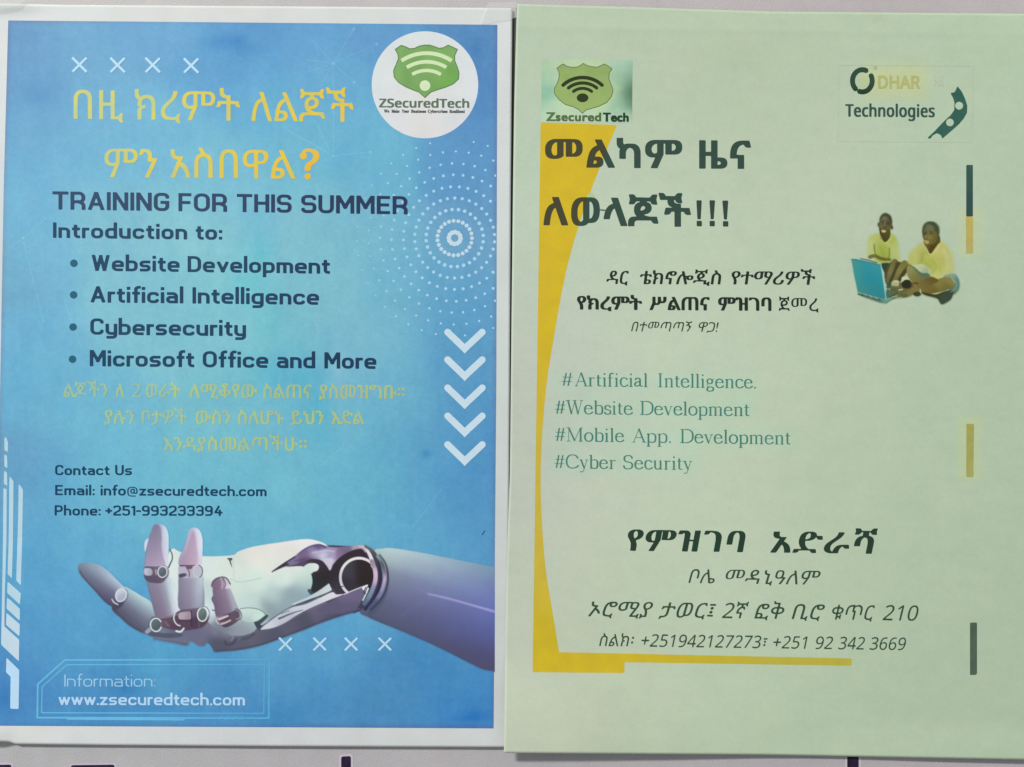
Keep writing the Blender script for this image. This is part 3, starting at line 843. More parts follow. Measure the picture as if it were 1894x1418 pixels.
# crosses
def cross(sheet, x, y, h, w, col):
    strokes(sheet, 'cross', line([(x - h, y - h), (x + h, y + h)], w) + line([(x - h, y + h), (x + h, y - h)], w), col, 7)
for x, y in ((147,119.5),(217.5,120),(282.5,120),(353.5,121)): cross(SB, x, y, 13.5, 4.4, (186, 222, 244))
for x, y in ((528,1191),(591.5,1191),(649.5,1191),(712,1191)): cross(SB, x, y, 12, 4.0, (184, 220, 244))
# chevrons
for y in (614, 665, 717, 769, 822):
    strokes(SB, 'chevron', line([(828, y), (859.5, y + 30.5), (892, y)], 12.5, cap='round'), (200, 222, 234), 3)
# bars down the left side
for pts in ([(8,808),(12,809),(15,819),(14.5,836),(8,832)], [(8,839),(13,843),(14,866),(8,862)], [(7.5,870),(13,874),(13.5,899),(7,894)],
            [(6.5,902),(12.5,905),(12,1000),(9,1100),(8,1158),(35.5,1183),(35,1223),(2,1192),(3,1150),(5.5,1000)], [(17.5,880),(25,890),(24,1000),(22,1070),(14,1061),(16,1000)],
            [(34.5,894),(42.5,905),(41,1000),(38.5,1083),(30,1073),(33.5,960)], [(14,1075),(38.5,1097),(37,1118),(13,1096)], [(13,1104),(37,1126),(36.5,1148),(12,1125)],
            [(12,1133),(36.5,1154),(36,1177),(11,1155)], [(12,1216),(35.5,1239),(34.5,1311),(19,1310.5),(19.5,1251),(11,1243)]):
    polys(SB, 'side_bar', [pts], lambda u, v: np.array([182, 214, 230]) + sstep((np.asarray(v) - 1090) / 80)[..., None] * np.array([14, 4, 2]) - sstep((np.asarray(v) - 1215) / 20)[..., None] * np.array([10, -2, -14]), 3)
# logo: white disc with a green shield
t = np.linspace(0, 2 * math.pi, 90, endpoint=False)
disc_f = colour_field([(786,150,224,224,212),(786,230,223,219,214),(700,150,216,224,226),(870,150,216,222,226),(786,65,214,222,226),(720,220,216,221,230),(850,220,216,221,230)], 45)
disc = polys(SB, 'logo_disc', [np.stack([786 + 98.5 * np.cos(t), 156.5 + 99 * np.sin(t)], 1)], disc_f, 2, None, 'white round badge with a green shield')
SH = [(731,91),(742,83.5),(750,86),(758,90),(767,89),(775,85),(785,83),(795,83),(804,86),(812,89),(820,88),(829,83),(846,91),(841,102),(841,112),(846,124),(849,134),(848,146),(838,155),(824,161),(808,166),(797,170),(786,180),
      (775,170),(764,166),(750,160),(737,152),(729,142),(728,130),(733,118),(737,108),(736,100)]
def flat_closed(p): return [tuple(x) for x in p]
polys(SB, 'shield', [flat_closed(SH)], lambda u, v: np.array([122, 168, 96]) + (6 * noise2(u, v, 20, 61))[..., None] * np.array([1, 1, .6]) + (sstep((np.asarray(v) - 100) / 60) * sstep((np.asarray(u) - 790) / 50))[..., None] * np.array([-14, 0, -20]), 3, disc)
strokes(SB, 'shield_edge', line(SH, 1.6, True), (84, 122, 72), 4, disc)
def arc_stroke(cx, cy, r, a, w, cap='butt', ry=None):
    t = np.radians(np.linspace(-90 - a, -90 + a, 22)); ry = ry or r
    return path_segs([(cx + r * math.cos(x), cy + ry * math.sin(x), -1) for x in t], w / 2, False, cap)
for cy, r, a, w in ((182, 84, 33.5, 7.2), (184, 70, 31.5, 6.8), (182, 52, 30.5, 6.4)):
    strokes(SB, 'wifi_arc', arc_stroke(789, cy, r, a, w), (208, 228, 180), 4, disc)
strokes(SB, 'wifi_dot', path_segs([(786, 158), (786.1, 158)], 9.8, False, 'round'), (212, 230, 186), 4, disc)
outline_line(SB, 'logo_lettering', [('ZSecuredTech', 701, 868)], 198, 0.005, 15.5, (92, 112, 92), 3, (0.9, 0.5), 's', parent=disc, track=.02, step=.8)
outline_line(SB, 'logo_motto', [('We', 710, 720), ('Make', 724, 739), ('Your', 743, 757), ('Business', 760, 788), ('Cybercrime', 791, 828), ('Resilient', 831, 860)], 208, 0.003, 5.6, (70, 80, 76), 3, (0.2, 0.2), 'm', parent=disc, step=.6)

# ------------------------------------------------------------------ blue flyer: words
def amber(u, v):
    t = sstep((np.asarray(u) - 150) / 520)[..., None]; n = noise2(u, v, 14, 71)[..., None]
    w = sstep((np.asarray(v) - 270) / 20)[..., None] * 0.25
    t = np.clip(t + w, 0, 1)
    return np.array([196, 204, 128]) * (1 - t) + np.array([222, 196, 70]) * t + n * np.array([14, 2, -22])
outline_line(SB, 'heading_line', [('በዚ', 136, 228), ('ክረምት', 249, 444), ('ለልጆች', 465, 654)], 219.5, 0.0115, 54, amber, 4, (0.5, 0.25), label='upper yellow Amharic heading')
outline_line(SB, 'heading_line', [('ምን', 193, 292), ('አስበዋል', 315, 547)], 327, 0.009, 53, amber, 4, (0.5, 0.25), label='lower yellow Amharic heading')
qs = path_segs([(561,289),(560,278,9),(572,277,6)], 2.2, False, 'round', None, .6) + path_segs([(568,277.5),(585,278,11),(585,297,11),(570,303,7),(569,313)], 3.2, False, 'round', None, .55)
qs += path_segs([(561,288),(561.1,288)], 6.6, False, 'round') + path_segs([(569,326),(569.1,326)], 5.8, False, 'round')
strokes(SB, 'question_mark', qs, (228, 186, 62), 4)
dk = lambda u, v: np.array([24, 66, 96]) + sstep((np.asarray(u) - 300) / 400)[..., None] * np.array([2, -10, -8]) + 4 * noise2(u, v, 30, 72)[..., None]
def hd(u, v): return np.array([40, 68, 102]) + sstep((np.asarray(u) - 250) / 400)[..., None] * np.array([-6, -16, -14])
square_line(SB, 'capital_line', [('TRAINING', 97, 313), ('FOR', 330, 420), ('THIS', 438, 539), ('SUMMER', 557, 754)], 387, 0.0140, 33.5, hd, 4, 20.5, 'dark blue line in capitals')
square_line(SB, 'text_line', [('Introduction', 98, 346), ('to:', 362, 411)], 439.5, 0.0125, 28.5, dk, 4, 22)
for y in ((136.5, 486.5), (136, 545), (135, 604.5), (134, 664)):
    strokes(SB, 'bullet', path_segs([y, (y[0] + .1, y[1])], 6.9, False, 'round'), (36, 94, 122), 4)
square_line(SB, 'text_line', [('Website', 169, 332), ('Development', 347, 611)], 500.5, 0.0125, 29.5, dk, 4, 21)
square_line(SB, 'text_line', [('Artificial', 167, 339), ('Intelligence', 356, 590)], 559, 0.0105, 30, dk, 4, 21)
square_line(SB, 'text_line', [('Cybersecurity', 167, 455)], 618.5, 0.0105, 30, dk, 4, 21)
square_line(SB, 'text_line', [('Microsoft', 166, 360), ('Office', 375, 496), ('and', 512, 583), ('More', 600, 696)], 677, 0.0095, 30, dk, 4, 21)
def faded(u, v):
    base = blue_col(u, v); t = sstep((np.asarray(u) - 200) / 420)[..., None]
    n = noise2(u * 1.0, v * .3, 9, 73)[..., None]
    return base * 0.42 + (np.array([190, 200, 124]) * (1 - t) + np.array([214, 196, 84]) * t) * 0.58 + n * np.array([12, 6, -20])
outline_line(SB, 'faded_line', [('ልጆችን', 117, 201), ('ለ', 214, 230), ('2', 243, 261), ('ወራት', 270, 334), ('ለሚቆየው', 350, 476), ('ስልጠና', 487, 577), ('ያስመዝግቡ።', 590, 749)], 734, 0.006, 26, faded, 4, (0.8, 0), label='faded yellow Amharic line')
outline_line(SB, 'faded_line', [('ያሉን', 192, 250), ('ቦታዎች', 262, 346), ('ውስን', 362, 428), ('ስለሆኑ', 440, 525), ('ይህን', 537, 600), ('እድል', 613, 674)], 783.5, 0.002, 25.5, faded, 4, (0.8, 0), label='faded yellow Amharic line')
outline_line(SB, 'faded_line', [('እንዳያስመልጣችሁ።', 302, 568)], 833.5, 0.0, 25.5, faded, 4, (0.8, 0), label='faded yellow Amharic line')
nv = (14, 62, 94)
square_line(SB, 'text_line', [('Contact', 102, 203), ('Us', 213, 244)], 878.5, 0.0, 18.8, nv, 4, 20)
square_line(SB, 'text_line', [('Email:', 102, 175), ('info@zsecuredtech.com', 186, 493)], 915.5, 0.0055, 18.8, nv, 4, 20)
square_line(SB, 'text_line', [('Phone:', 101, 186), ('+251-993233394', 195, 411)], 953, 0.003, 18.8, nv, 4, 20)

# frame round the web address
fr = strokes(SB, 'info_frame', line([(69,1327),(70,1265),(120,1220.5),(498,1219.5),(497,1328)], 3.4, True) + line([(77,1318),(78,1270),(124,1229),(489,1228.5),(488,1319)], 2.2, True)
        + line([(124,1328.5),(342,1330)], 5.0) + line([(405,1331),(411,1324)], 2) + line([(417,1331),(423,1324)], 2) + line([(430,1331),(436,1324)], 2) + line([(443,1331),(449,1324)], 2),
        lambda u, v: np.array([104, 184, 226]) + sstep((np.asarray(u) - 250) / 200)[..., None] * np.array([-14, -14, -12]), 3)
square_line(SB, 'text_line', [('Information:', 119, 287)], 1269.5, 0.001, 22.5, (160, 206, 238), 4, 9.5, parent=fr)
square_line(SB, 'text_line', [('www.zsecuredtech.com', 108, 453)], 1303.5, 0.0028, 22, (184, 216, 244), 4, 18, parent=fr)
strokes(SB, 'pen_mark', line([(892, 989), (896.5, 981.5)], 1.7, cap='round'), (40, 66, 104), 3)

# ------------------------------------------------------------------ blue flyer: the robot hand picture
K = Canvas(136, 960, 915, 1246, 1.0, blue_col)
# parts: 0 hand, 1 forearm, 2 wrist ring, 3 thumb, 4..6 fingers
K.part = 1
K.poly([(690,1022),(705,1014.5),(730,1014),(780,1022),(830,1032),(880,1042),(905,1047),(925,1050.5),(940,1054),(945,1150),(940,1243),(925,1242),(900,1239.5),(886,1235),(860,1222),(800,1192),(740,1166),(700,1150),(680,1141),(664,1128),(672,1080)],
  grad((700,1075), (915,1140), 92, [(-1,82,88,116),(-.7,88,94,124),(-.35,100,104,136),(0,118,124,152),(.25,132,144,166),(.45,158,180,188),(.7,178,204,206),(1,176,206,210)],
       [(-1.2,82,80,114),(-.8,82,82,130),(-.4,86,94,164),(0,96,108,186),(.3,102,116,190),(.6,104,124,184),(.85,108,140,180),(1.1,112,152,190)]), 0.7)
K.line([(684,1139),(702,1148),(740,1164),(800,1190),(860,1219.5),(886,1232.5)], 2.4, (66, 88, 130), 1.0, 0.7)
K.line([(770,1085),(792,1098),(830,1106)], (1.5, 3), (134, 132, 198), 1.8, 0.6)
K.line([(792,1098),(830,1107),(870,1118),(915,1131)], (2.5, 4.2), (160, 158, 222), 1.0, 0.85)
K.line([(800,1096),(782,1078),(770,1070)], 2, (126, 124, 184), 2, 0.5)
K.line([(740,1140),(770,1120),(800,1108)], 2, (112, 110, 176), 2, 0.4)
K.part = 0
K.poly([(262,1150),(265,1168),(282,1179),(300,1184),(325,1189),(345,1194),(352,1187),(360,1190),(366,1194),(377,1195),(383,1189),(391,1196),(397,1206),(412,1205),(440,1203),(480,1195),(520,1181),(560,1166),(600,1150),(640,1137),
        (660,1132),(676,1126),(690,1110),(684,1080),(640,1090),(560,1110),(500,1100),(430,1090),(380,1090),(320,1110)],
  [(290,1170,112,124,150),(330,1175,108,112,142),(370,1178,108,108,140),(400,1192,84,90,112),(400,1160,120,120,146),(430,1160,128,138,158),(440,1185,92,94,116),(480,1175,98,96,118),(500,1180,86,88,112),(540,1155,94,92,116),
   (560,1150,82,84,108),(590,1130,104,98,128),(610,1138,84,84,112),(640,1110,110,104,142),(650,1125,88,90,122),(665,1105,100,96,130),(460,1160,100,104,124),(330,1150,100,90,116)], 0.6)
K.line([(402,1203),(440,1200),(480,1192),(520,1178),(560,1163),(600,1147),(640,1134),(664,1128)], 2.4, (60, 70, 100), 1.0, 0.6)
K.poly([(575,1012),(600,1008),(650,1010),(680,1012),(700,1030),(706,1070),(694,1108),(670,1124),(640,1120),(600,1112),(580,1080)], (74, 66, 88), 0.6)
# pale palm
K.poly([(318,1015),(330,1019),(345,1024),(372,1028),(400,1028.5),(432,1026),(440,1020),(460,1013),(480,1008.5),(520,1002.5),(560,997),(580,998),(600,1005),(606,1014),(590,1030),(560,1045),(573,1056),(578,1075),(575,1094),(556,1112),
        (530,1126),(505,1142),(492,1152),(477,1160),(466,1170),(440,1176),(410,1168),(385,1150),(372,1120),(330,1110),(300,1080),(305,1040)],
  [(325,1040,206,220,216),(350,1040,206,220,214),(400,1045,204,220,216),(420,1055,208,222,212),(435,1030,204,214,206),(470,1020,218,216,208),(520,1015,222,218,214),(570,1003,222,222,222),(545,1030,216,214,208),(500,1045,216,220,210),
   (480,1075,200,222,212),(440,1090,196,216,208),(400,1100,186,206,206),(385,1130,196,214,222),(520,1065,202,222,214),(555,1055,206,220,214),(565,1075,176,206,200),(560,1098,138,164,178),(530,1110,140,166,176),(500,1125,134,158,168),
   (505,1100,176,204,202),(460,1115,186,212,206),(440,1130,190,212,208),(470,1135,184,210,204),(440,1160,138,150,164),(460,1165,136,150,164),(410,1160,120,128,150),(470,1152,160,184,188)], 0.6)
K.line([(426,1070),(440,1076),(460,1074),(482,1069)], 1.3, (168, 190, 178), 0.5, 0.9)
K.line([(431,1062),(434,1070)], 1.2, (170, 196, 190), 0.5, 0.8)
K.poly([(420,1032),(429,1031.5),(430,1035),(427,1037),(429.5,1050),(426.5,1044),(424,1037)], (84, 92, 98), 0.4, smooth=False)
K.line([(432,1030),(431,1045),(434,1062)], 1.2, (176, 188, 182), 0.7, 0.8)
# base of the small finger, outlined
K.poly([(444,1126),(455,1124),(472,1125),(484,1130),(491,1137),(484,1143),(472,1149),(458,1150),(446,1144)], [(455,1132,192,216,210),(478,1138,190,216,210),(455,1146,170,194,194)], 0.5)
K.line([(444,1125.5),(458,1124),(474,1125.5),(486,1131),(492,1138)], 1.3, (84, 120, 120), 0.4, 0.9)
K.poly([(492,1137),(496,1140),(482,1154),(474,1156),(471,1151),(480,1146)], (64, 88, 94), 0.5)
K.poly([(470,1150),(478,1152),(486,1160),(480,1165),(474,1160)], (66, 76, 96), 0.5)
# violet sweep
K.poly([(502,1058),(520,1044),(545,1028),(560,1016),(575,1009),(590,1006),(603,1009.5),(620,1012),(650,1009.5),(672,1008),(682,1020),(664,1022),(645,1030),(622,1040),(611,1054),(604,1056),(592,1052),(576,1044),(556,1046),(530,1047)],
  [(520,1049,72,56,86),(545,1035,122,108,154),(560,1025,118,100,148),(590,1009,100,82,132),(598,1012,116,100,146),(580,1020,132,118,166),(600,1021,196,194,222),(585,1026,186,182,212),(610,1016,150,132,176),(640,1014,128,108,152),
   (660,1012,170,150,170),(560,1040,96,72,106),(580,1036,112,84,120),(600,1042,190,186,210),(612,1030,160,152,196),(612,1045,186,178,200),(630,1028,136,110,150),(640,1020,116,92,132)], 0.5, smooth=True)
K.line([(503,1058),(522,1044),(545,1030)], (1, 2.5), (62, 48, 78), 0.4)
K.line([(552,1024),(572,1011),(590,1007.5),(602,1012)], (1.5, 4), (94, 80, 128), 0.7, 0.9)
K.line([(578,1022),(604,1018),(618,1020)], (3, 3), (190, 190, 222), 1.2, 0.8)
K.poly([(598,1034),(612,1032),(617,1036),(613,1044),(611,1053),(606,1046)], (196, 190, 212), 0.8)
K.line([(545,1037),(570,1033),(592,1040)], 2.5, (96, 74, 116), 1.0, 0.7)
# dark hollow
K.poly([(530,1048),(556,1041),(575,1034),(594,1036),(604,1046),(611,1056),(616,1044),(628,1031),(644,1021),(662,1015),(674,1020),(690,1060),(684,1092),(640,1104),(626,1099),(612,1086),(580,1100),(574,1095),(578,1075),(573,1056),(558,1047)],
  [(545,1045,90,72,104),(590,1045,72,56,74),(600,1065,52,46,52),(585,1085,50,56,60),(620,1060,58,50,60),(625,1085,66,62,80),(650,1030,64,50,60),(665,1060,54,46,50),(650,1090,62,56,70)], 0.5)
K.poly([(560,1051),(568,1043),(578,1041),(587,1043),(590,1048),(587,1055),(579,1058),(576,1061),(570,1056)], [(570,1050,196,214,206),(584,1047,208,220,216)], 0.5)
K.ell(663, 1066, 31, 33, [(650,1060,70,66,80),(665,1060,56,46,48),(672,1075,52,44,48),(645,1080,60,56,74),(655,1090,62,56,64)], 0.6)
K.ring(664, 1067.5, 34.5, 35.5, 5.0, [(640,1040,218,216,220),(665,1032,222,218,222),(628,1075,200,196,204),(680,1042,212,204,212),(636,1096,206,206,214)], 127, 310)
K.line([(627.5,1086),(635,1084)], 1.5, (60, 56, 70), 0.3)
# white rods under the palm
K.line([(572,1092),(580,1104),(566,1112)], 6, (70, 84, 92), 0.6)
K.poly([(540,1117),(560,1108),(585,1095),(604,1082),(608,1079),(611,1084),(613,1092),(600,1098),(575,1108),(560,1114),(548,1118)], [(560,1110,178,200,206),(608,1084,196,208,212),(590,1098,184,196,204)], 0.5)
K.line([(548,1118),(575,1108),(600,1099),(616,1091)], 1.8, (74, 88, 96), 0.4)
K.poly([(482,1163),(500,1148),(520,1134),(540,1123),(565,1117),(590,1106),(614,1095),(622,1099),(636,1099),(610,1109),(575,1124),(550,1137),(525,1153),(505,1161),(490,1164)],
  [(490,1160,196,200,214),(520,1142,186,194,210),(560,1124,190,196,212),(610,1102,208,206,218),(580,1115,196,198,212),(530,1150,176,176,196)], 0.5)
K.line([(516,1144),(540,1134),(560,1128)], (3.5, 1.2), (92, 94, 118), 0.5)
K.line([(520,1135),(535,1129)], (1.5, 1), (110, 130, 140), 0.5)
K.line([(482,1165),(510,1160),(550,1140),(590,1121),(640,1098),(680,1082)], 1.3, (118, 108, 136), 0.5, 0.6)
# underside fairing and its bright edge
K.poly([(640,1098),(660,1090),(678,1083),(677,1094),(670,1108),(662,1122),(652,1128),(620,1134),(600,1136),(590,1125)], [(650,1102,112,102,140),(665,1096,110,100,136),(650,1120,96,92,126),(610,1128,98,92,124)], 0.8)
K.line([(636,1099),(655,1091),(672,1084.5),(680,1082)], 1.8, (212, 208, 222), 0.4)
K.poly([(670,1087),(680,1081),(678,1088),(674,1093)], (226, 226, 232), 0.4)
K.line([(681,1088),(677,1098),(671,1110)], (3, 2.2), (206, 224, 234), 0.4)
K.line([(677,1086),(673,1094),(676,1098)], 2, (58, 56, 84), 0.5)
K.line([(688,1098),(678,1116),(668,1126),(654,1133)], (4, 2), (58, 68, 98), 0.6)
# wrist rings
K.part = 2
K.line([(664,1010),(674,1012),(682,1022),(688,1036),(690,1046)], (4, 8), [(668,1010,186,174,184),(680,1022,216,212,216),(688,1040,214,210,216)], 0.5)
K.line([(676,1010),(690,1020),(699,1036),(704,1056),(704,1076),(698,1096),(688,1112),(676,1126)], (5, 6), [(680,1012,110,106,116),(696,1030,74,80,92),(703,1060,60,56,84),(700,1090,50,52,84),(685,1114,52,62,92)], 0.6)
K.line([(688,1038),(694,1056),(694,1074),(688,1092),(681,1106),(674,1116)], (8, 8), [(690,1042,150,134,150),(694,1058,206,176,204),(694,1072,200,166,196),(689,1088,128,138,176),(682,1102,112,138,170),(675,1114,84,108,140)], 0.5)
K.line([(698,1028),(706,1040),(711,1056),(712,1072),(706,1092),(697,1108),(684,1124)], (5, 7), [(700,1030,130,150,156),(708,1044,84,96,108),(711,1058,120,106,130),(709,1070,200,176,204),(706,1084,158,146,188),(700,1098,120,122,176),(690,1114,80,88,130)], 0.6)
K.line([(699,1040),(703,1058),(702,1078),(695,1098),(686,1114),(674,1128)], 2.2, (44, 48, 86), 0.5)
K.line([(702,1026),(712,1040),(717,1058),(717,1078),(711,1098),(700,1114),(686,1128)], (3, 4), [(706,1034,72,90,106),(716,1060,66,62,92),(712,1096,58,60,96),(692,1122,52,70,96)], 0.8)
K.line([(716,1070),(712,1100),(698,1122),(684,1134)], (3, 9), (72, 84, 110), 2.4, 0.6)
# thumb
K.part = 3
K.poly([(228,1086),(245,1092),(262,1102),(278,1112),(288,1128),(296,1140),(290,1160),(276,1172),(262,1170),(240,1158),(222,1142),(207,1127),(214,1112)],
  grad((225,1100), (285,1152), 33, [(-1.1,78,80,108),(-.6,98,96,126),(-.2,118,122,148),(.15,142,164,182),(.55,172,204,210),(1,186,216,216)],
       [(-1.1,80,86,112),(-.6,96,100,126),(-.2,112,118,142),(.2,130,148,168),(.6,160,190,200),(1,170,204,208)]), 0.6)
K.line([(212,1127),(226,1141),(243,1156),(262,1167)], 2.4, (76, 80, 110), 1.0, 0.8)
K.poly([(144,1052),(146,1044),(153,1040.5),(170,1041),(184,1045),(200,1056),(214,1070),(226,1082),(234,1092),(230,1106),(216,1120),(206,1121),(196,1115),(186,1105),(174,1091),(160,1076),(149,1064)],
  grad((148,1050), (222,1100), 29, [(-1.1,84,90,118),(-.5,98,106,132),(0,112,124,150),(.4,124,144,168),(1,128,158,184)],
       [(-1.1,76,74,104),(-.55,94,88,122),(-.1,112,108,142),(.25,146,154,182),(.6,178,196,216),(1,184,208,224)]), 0.7)
K.line([(148,1056),(154,1066),(166,1080),(180,1095),(192,1108),(204,1118)], 2.4, (76, 78, 110), 1.0, 0.8)
K.poly([(208,1118),(218,1116),(230,1110),(226,1120),(214,1128),(207,1124)], (78, 74, 100), 0.6)
K.line([(207,1108),(211,1114),(218,1118)], 2.2, (196, 198, 218), 0.5)
K.line([(224,1085),(231,1088),(234,1096)], 2, (176, 204, 220), 0.6, 0.8)
K.ell(223, 1100.5, 9.5, 12, [(220,1094,192,196,214),(226,1104,160,168,194)], 0.5, rot=0.25)
K.ring(223.5, 1100.5, 9.5, 12, 1.9, (202, 212, 224), rot=0.25)
K.ring(226, 1101, 10.5, 13.5, 1.2, (92, 104, 130), -80, 80, rot=0.25, alpha=.8)
# knuckle row, dark metal
K.part = 0
K.poly([(268,1165),(276,1160),(290,1168),(306,1171),(330,1170),(338,1176),(316,1180),(292,1178),(276,1175)], (84, 92, 116), 0.8)
K.poly([(280,1142),(300,1138),(322,1138),(345,1128),(372,1122),(384,1134),(385,1148),(374,1160),(356,1164),(338,1166),(318,1164),(300,1160),(286,1156)],
  [(290,1148,118,100,124),(310,1148,104,80,100),(325,1156,92,70,90),(345,1150,92,72,96),(365,1150,84,64,88),(375,1158,96,72,94),(355,1130,110,92,116),(330,1165,96,74,92)], 0.6)
K.line([(296,1142),(312,1141),(328,1136)], 1.6, (176, 158, 176), 0.6, 0.7)
K.line([(306,1150),(312,1158)], 2.4, (160, 132, 140), 0.8, 0.6)
K.ell(288, 1155, 9, 11, [(285,1150,96,116,124),(292,1160,84,100,108)], 0.5)
K.ring(288.5, 1155.5, 10.2, 12.2, 2.2, (206, 222, 226), 20, 330)
K.ring(287, 1155, 12.4, 14.2, 1.1, (80, 92, 112), 110, 260, alpha=.7)
K.poly([(268,1168),(276,1160),(280,1166),(272,1172)], (148, 156, 180), 0.6)
K.line([(326,1167),(334,1168),(340,1162)], (3.5, 3), (214, 220, 228), 0.5)
K.poly([(331,1134),(344,1131),(353,1132),(353,1144),(340,1146),(331,1144)], [(338,1136,176,158,172),(348,1140,158,136,154)], 0.6)
K.line([(330,1147),(352,1148)], 1.6, (70, 56, 78), 0.5)
K.ring(334, 1142, 12.5, 15, 2.4, (206, 206, 220), 95, 265)
K.line([(354,1130),(355,1158)], 1.8, (66, 52, 74), 0.5)
K.line([(360,1128),(366,1126),(368,1160)], 1.6, (132, 112, 134), 0.6, 0.7)
K.ell(374.5, 1136, 9.5, 12.5, [(372,1130,110,130,132),(378,1142,86,104,108)], 0.5)
K.ring(374.5, 1136, 9.2, 12.8, 2.2, (212, 226, 228), rot=0.08)
K.ring(376, 1136.5, 11.8, 15.4, 1.2, (76, 66, 88), -110, 110, alpha=.8)
# finger two
K.part = 4
K.poly([(271,1072),(284,1076),(300,1074),(308,1066),(316,1068),(324,1080),(329,1098),(331,1118),(332,1128),(322,1134),(318,1138),(302,1141),(289,1142),(284,1128),(279,1108),(274,1090)],
  grad((290,1072), (306,1142), 26, [(-1,108,116,142),(-.5,130,126,156),(0,142,134,164),(.4,150,158,182),(.7,176,194,208),(1,196,212,220)],
       [(-1,112,100,134),(-.5,126,110,140),(0,134,116,144),(.4,146,144,166),(.7,190,200,210),(1,208,218,222)]), 0.6)
K.poly([(276,996),(270,998),(267,1006),(268,1020),(272,1012)], (196, 206, 226), 0.6)
K.poly([(279,984),(283,972),(289,968.5),(298,969),(306,974),(311,986),(312,1000),(311.5,1020),(310,1046),(300,1049),(284,1046),(269,1046),(267.5,1034),(271,1014),(275,998)],
  grad((297,970), (291,1047), 22, [(-1,122,124,154),(-.4,134,132,162),(0,160,172,198),(.4,186,206,226),(1,196,216,232)],
       [(-1,160,154,186),(-.5,176,156,188),(0,180,162,192),(.4,190,182,206),(.75,202,204,222),(1,180,188,212)]), 0.6)
K.poly([(280,986),(284,974),(291,970),(297,976),(299,992),(299,1012),(302,1030),(304,1046),(270,1046),(270,1032),(274,1010)], grad((290,972), (288,1046), 18, [(-1,120,118,150),(0,128,118,150),(1,134,126,158)], [(-1,162,146,180),(0,170,148,180),(1,176,156,186)]), 1.0, 0.9)
K.line([(279,985),(276,996),(272,1012),(269,1030),(268,1044)], 1.3, (110, 110, 142), 0.7, 0.7)
K.poly([(268,1048),(290,1049),(308,1050),(311,1060),(307,1070),(298,1078),(278,1077),(268,1070),(266,1058)], [(272,1052,96,84,108),(290,1052,116,100,126),(275,1072,88,84,112),(292,1070,98,80,104),(302,1074,110,92,118)], 0.6)
K.poly([(267,1051),(280,1052),(281,1063),(268,1063)], [(270,1056,186,184,206),(279,1058,164,160,184)], 0.6)
K.line([(270,1048),(284,1048.5),(302,1047)], 1.3, (92, 78, 100), 0.5)
K.line([(288,1054),(289,1062)], 3, (184, 160, 180), 0.7, 0.8)
K.ell(300.5, 1057.5, 7.5, 9.5, [(298,1054,104,112,128),(303,1062,90,100,110)], 0.5)
K.ring(300.5, 1057.5, 8.4, 10.2, 2.0, (202, 204, 222), rot=0.1)
K.ring(302, 1058, 10.4, 12.4, 1.1, (88, 78, 104), -90, 110, alpha=.8)
K.part = 0
K.line([(314,1016),(318,1024),(318.5,1034),(315,1042),(312,1049)], (1.6, 2.6), (62, 76, 88), 0.4)
# finger three
K.part = 5
K.poly([(331,1066),(345,1068),(374,1066),(376,1080),(378,1100),(377,1122),(366,1124),(350,1126),(332,1126),(329,1110),(330,1090)],
  grad((354,1066), (353,1126), 25, [(-1,128,128,156),(-.5,144,138,168),(0,154,154,180),(.5,176,190,204),(.8,182,198,208),(1,136,142,164)],
       [(-1,120,112,140),(-.5,132,120,148),(0,138,130,158),(.5,148,152,174),(.8,142,148,168),(1,118,122,146)]), 0.6)
K.poly([(346,992),(350,980),(356,976),(363,976),(370,982),(374,994),(375,1010),(374,1030),(372,1046),(360,1047),(345,1045),(331,1045),(331,1034),(338,1018),(342,1006)],
  grad((362,976), (353,1047), 21, [(-1,160,164,196),(-.3,176,176,206),(.3,206,212,234),(1,216,222,240)],
       [(-1,156,150,182),(-.4,176,162,192),(.2,188,172,198),(.6,204,198,218),(1,196,194,216)]), 0.6)
K.poly([(356,981),(361,990),(364,1010),(365,1046),(334,1044),(342,1022),(350,1000)], grad((357,982), (352,1046), 16, [(-1,170,140,172),(1,178,148,180)], [(-1,168,142,172),(0,182,148,176),(1,190,168,192)]), 1.6, 0.85)
K.line([(346,990),(342,1004),(336,1020),(331,1036)], 1.2, (132, 128, 164), 0.8, 0.6)
K.poly([(331,1047),(345,1046),(372,1047),(375,1058),(373,1068),(350,1069),(332,1067),(330,1056)], [(336,1058,176,170,192),(350,1060,176,164,188),(365,1052,184,178,196),(366,1062,178,184,198)], 0.6)
K.line([(333,1046),(346,1046),(360,1045.5)], (2.6, 1.4), (84, 66, 88), 0.5)
K.poly([(344,1047),(356,1046),(354,1052),(346,1052)], (118, 84, 112), 0.6)
K.poly([(331,1062),(342,1060),(345,1064),(336,1068),(331,1067)], (82, 80, 104), 0.6)
K.line([(347,1052),(350,1058),(350,1066)], 1.6, (92, 72, 100), 0.5)
K.ring(365.5, 1056, 8, 11, 1.4, (198, 200, 216), 60, 290, alpha=.8)
K.ring(366, 1056.5, 8.6, 11.6, 1.4, (84, 88, 104), -80, 70)
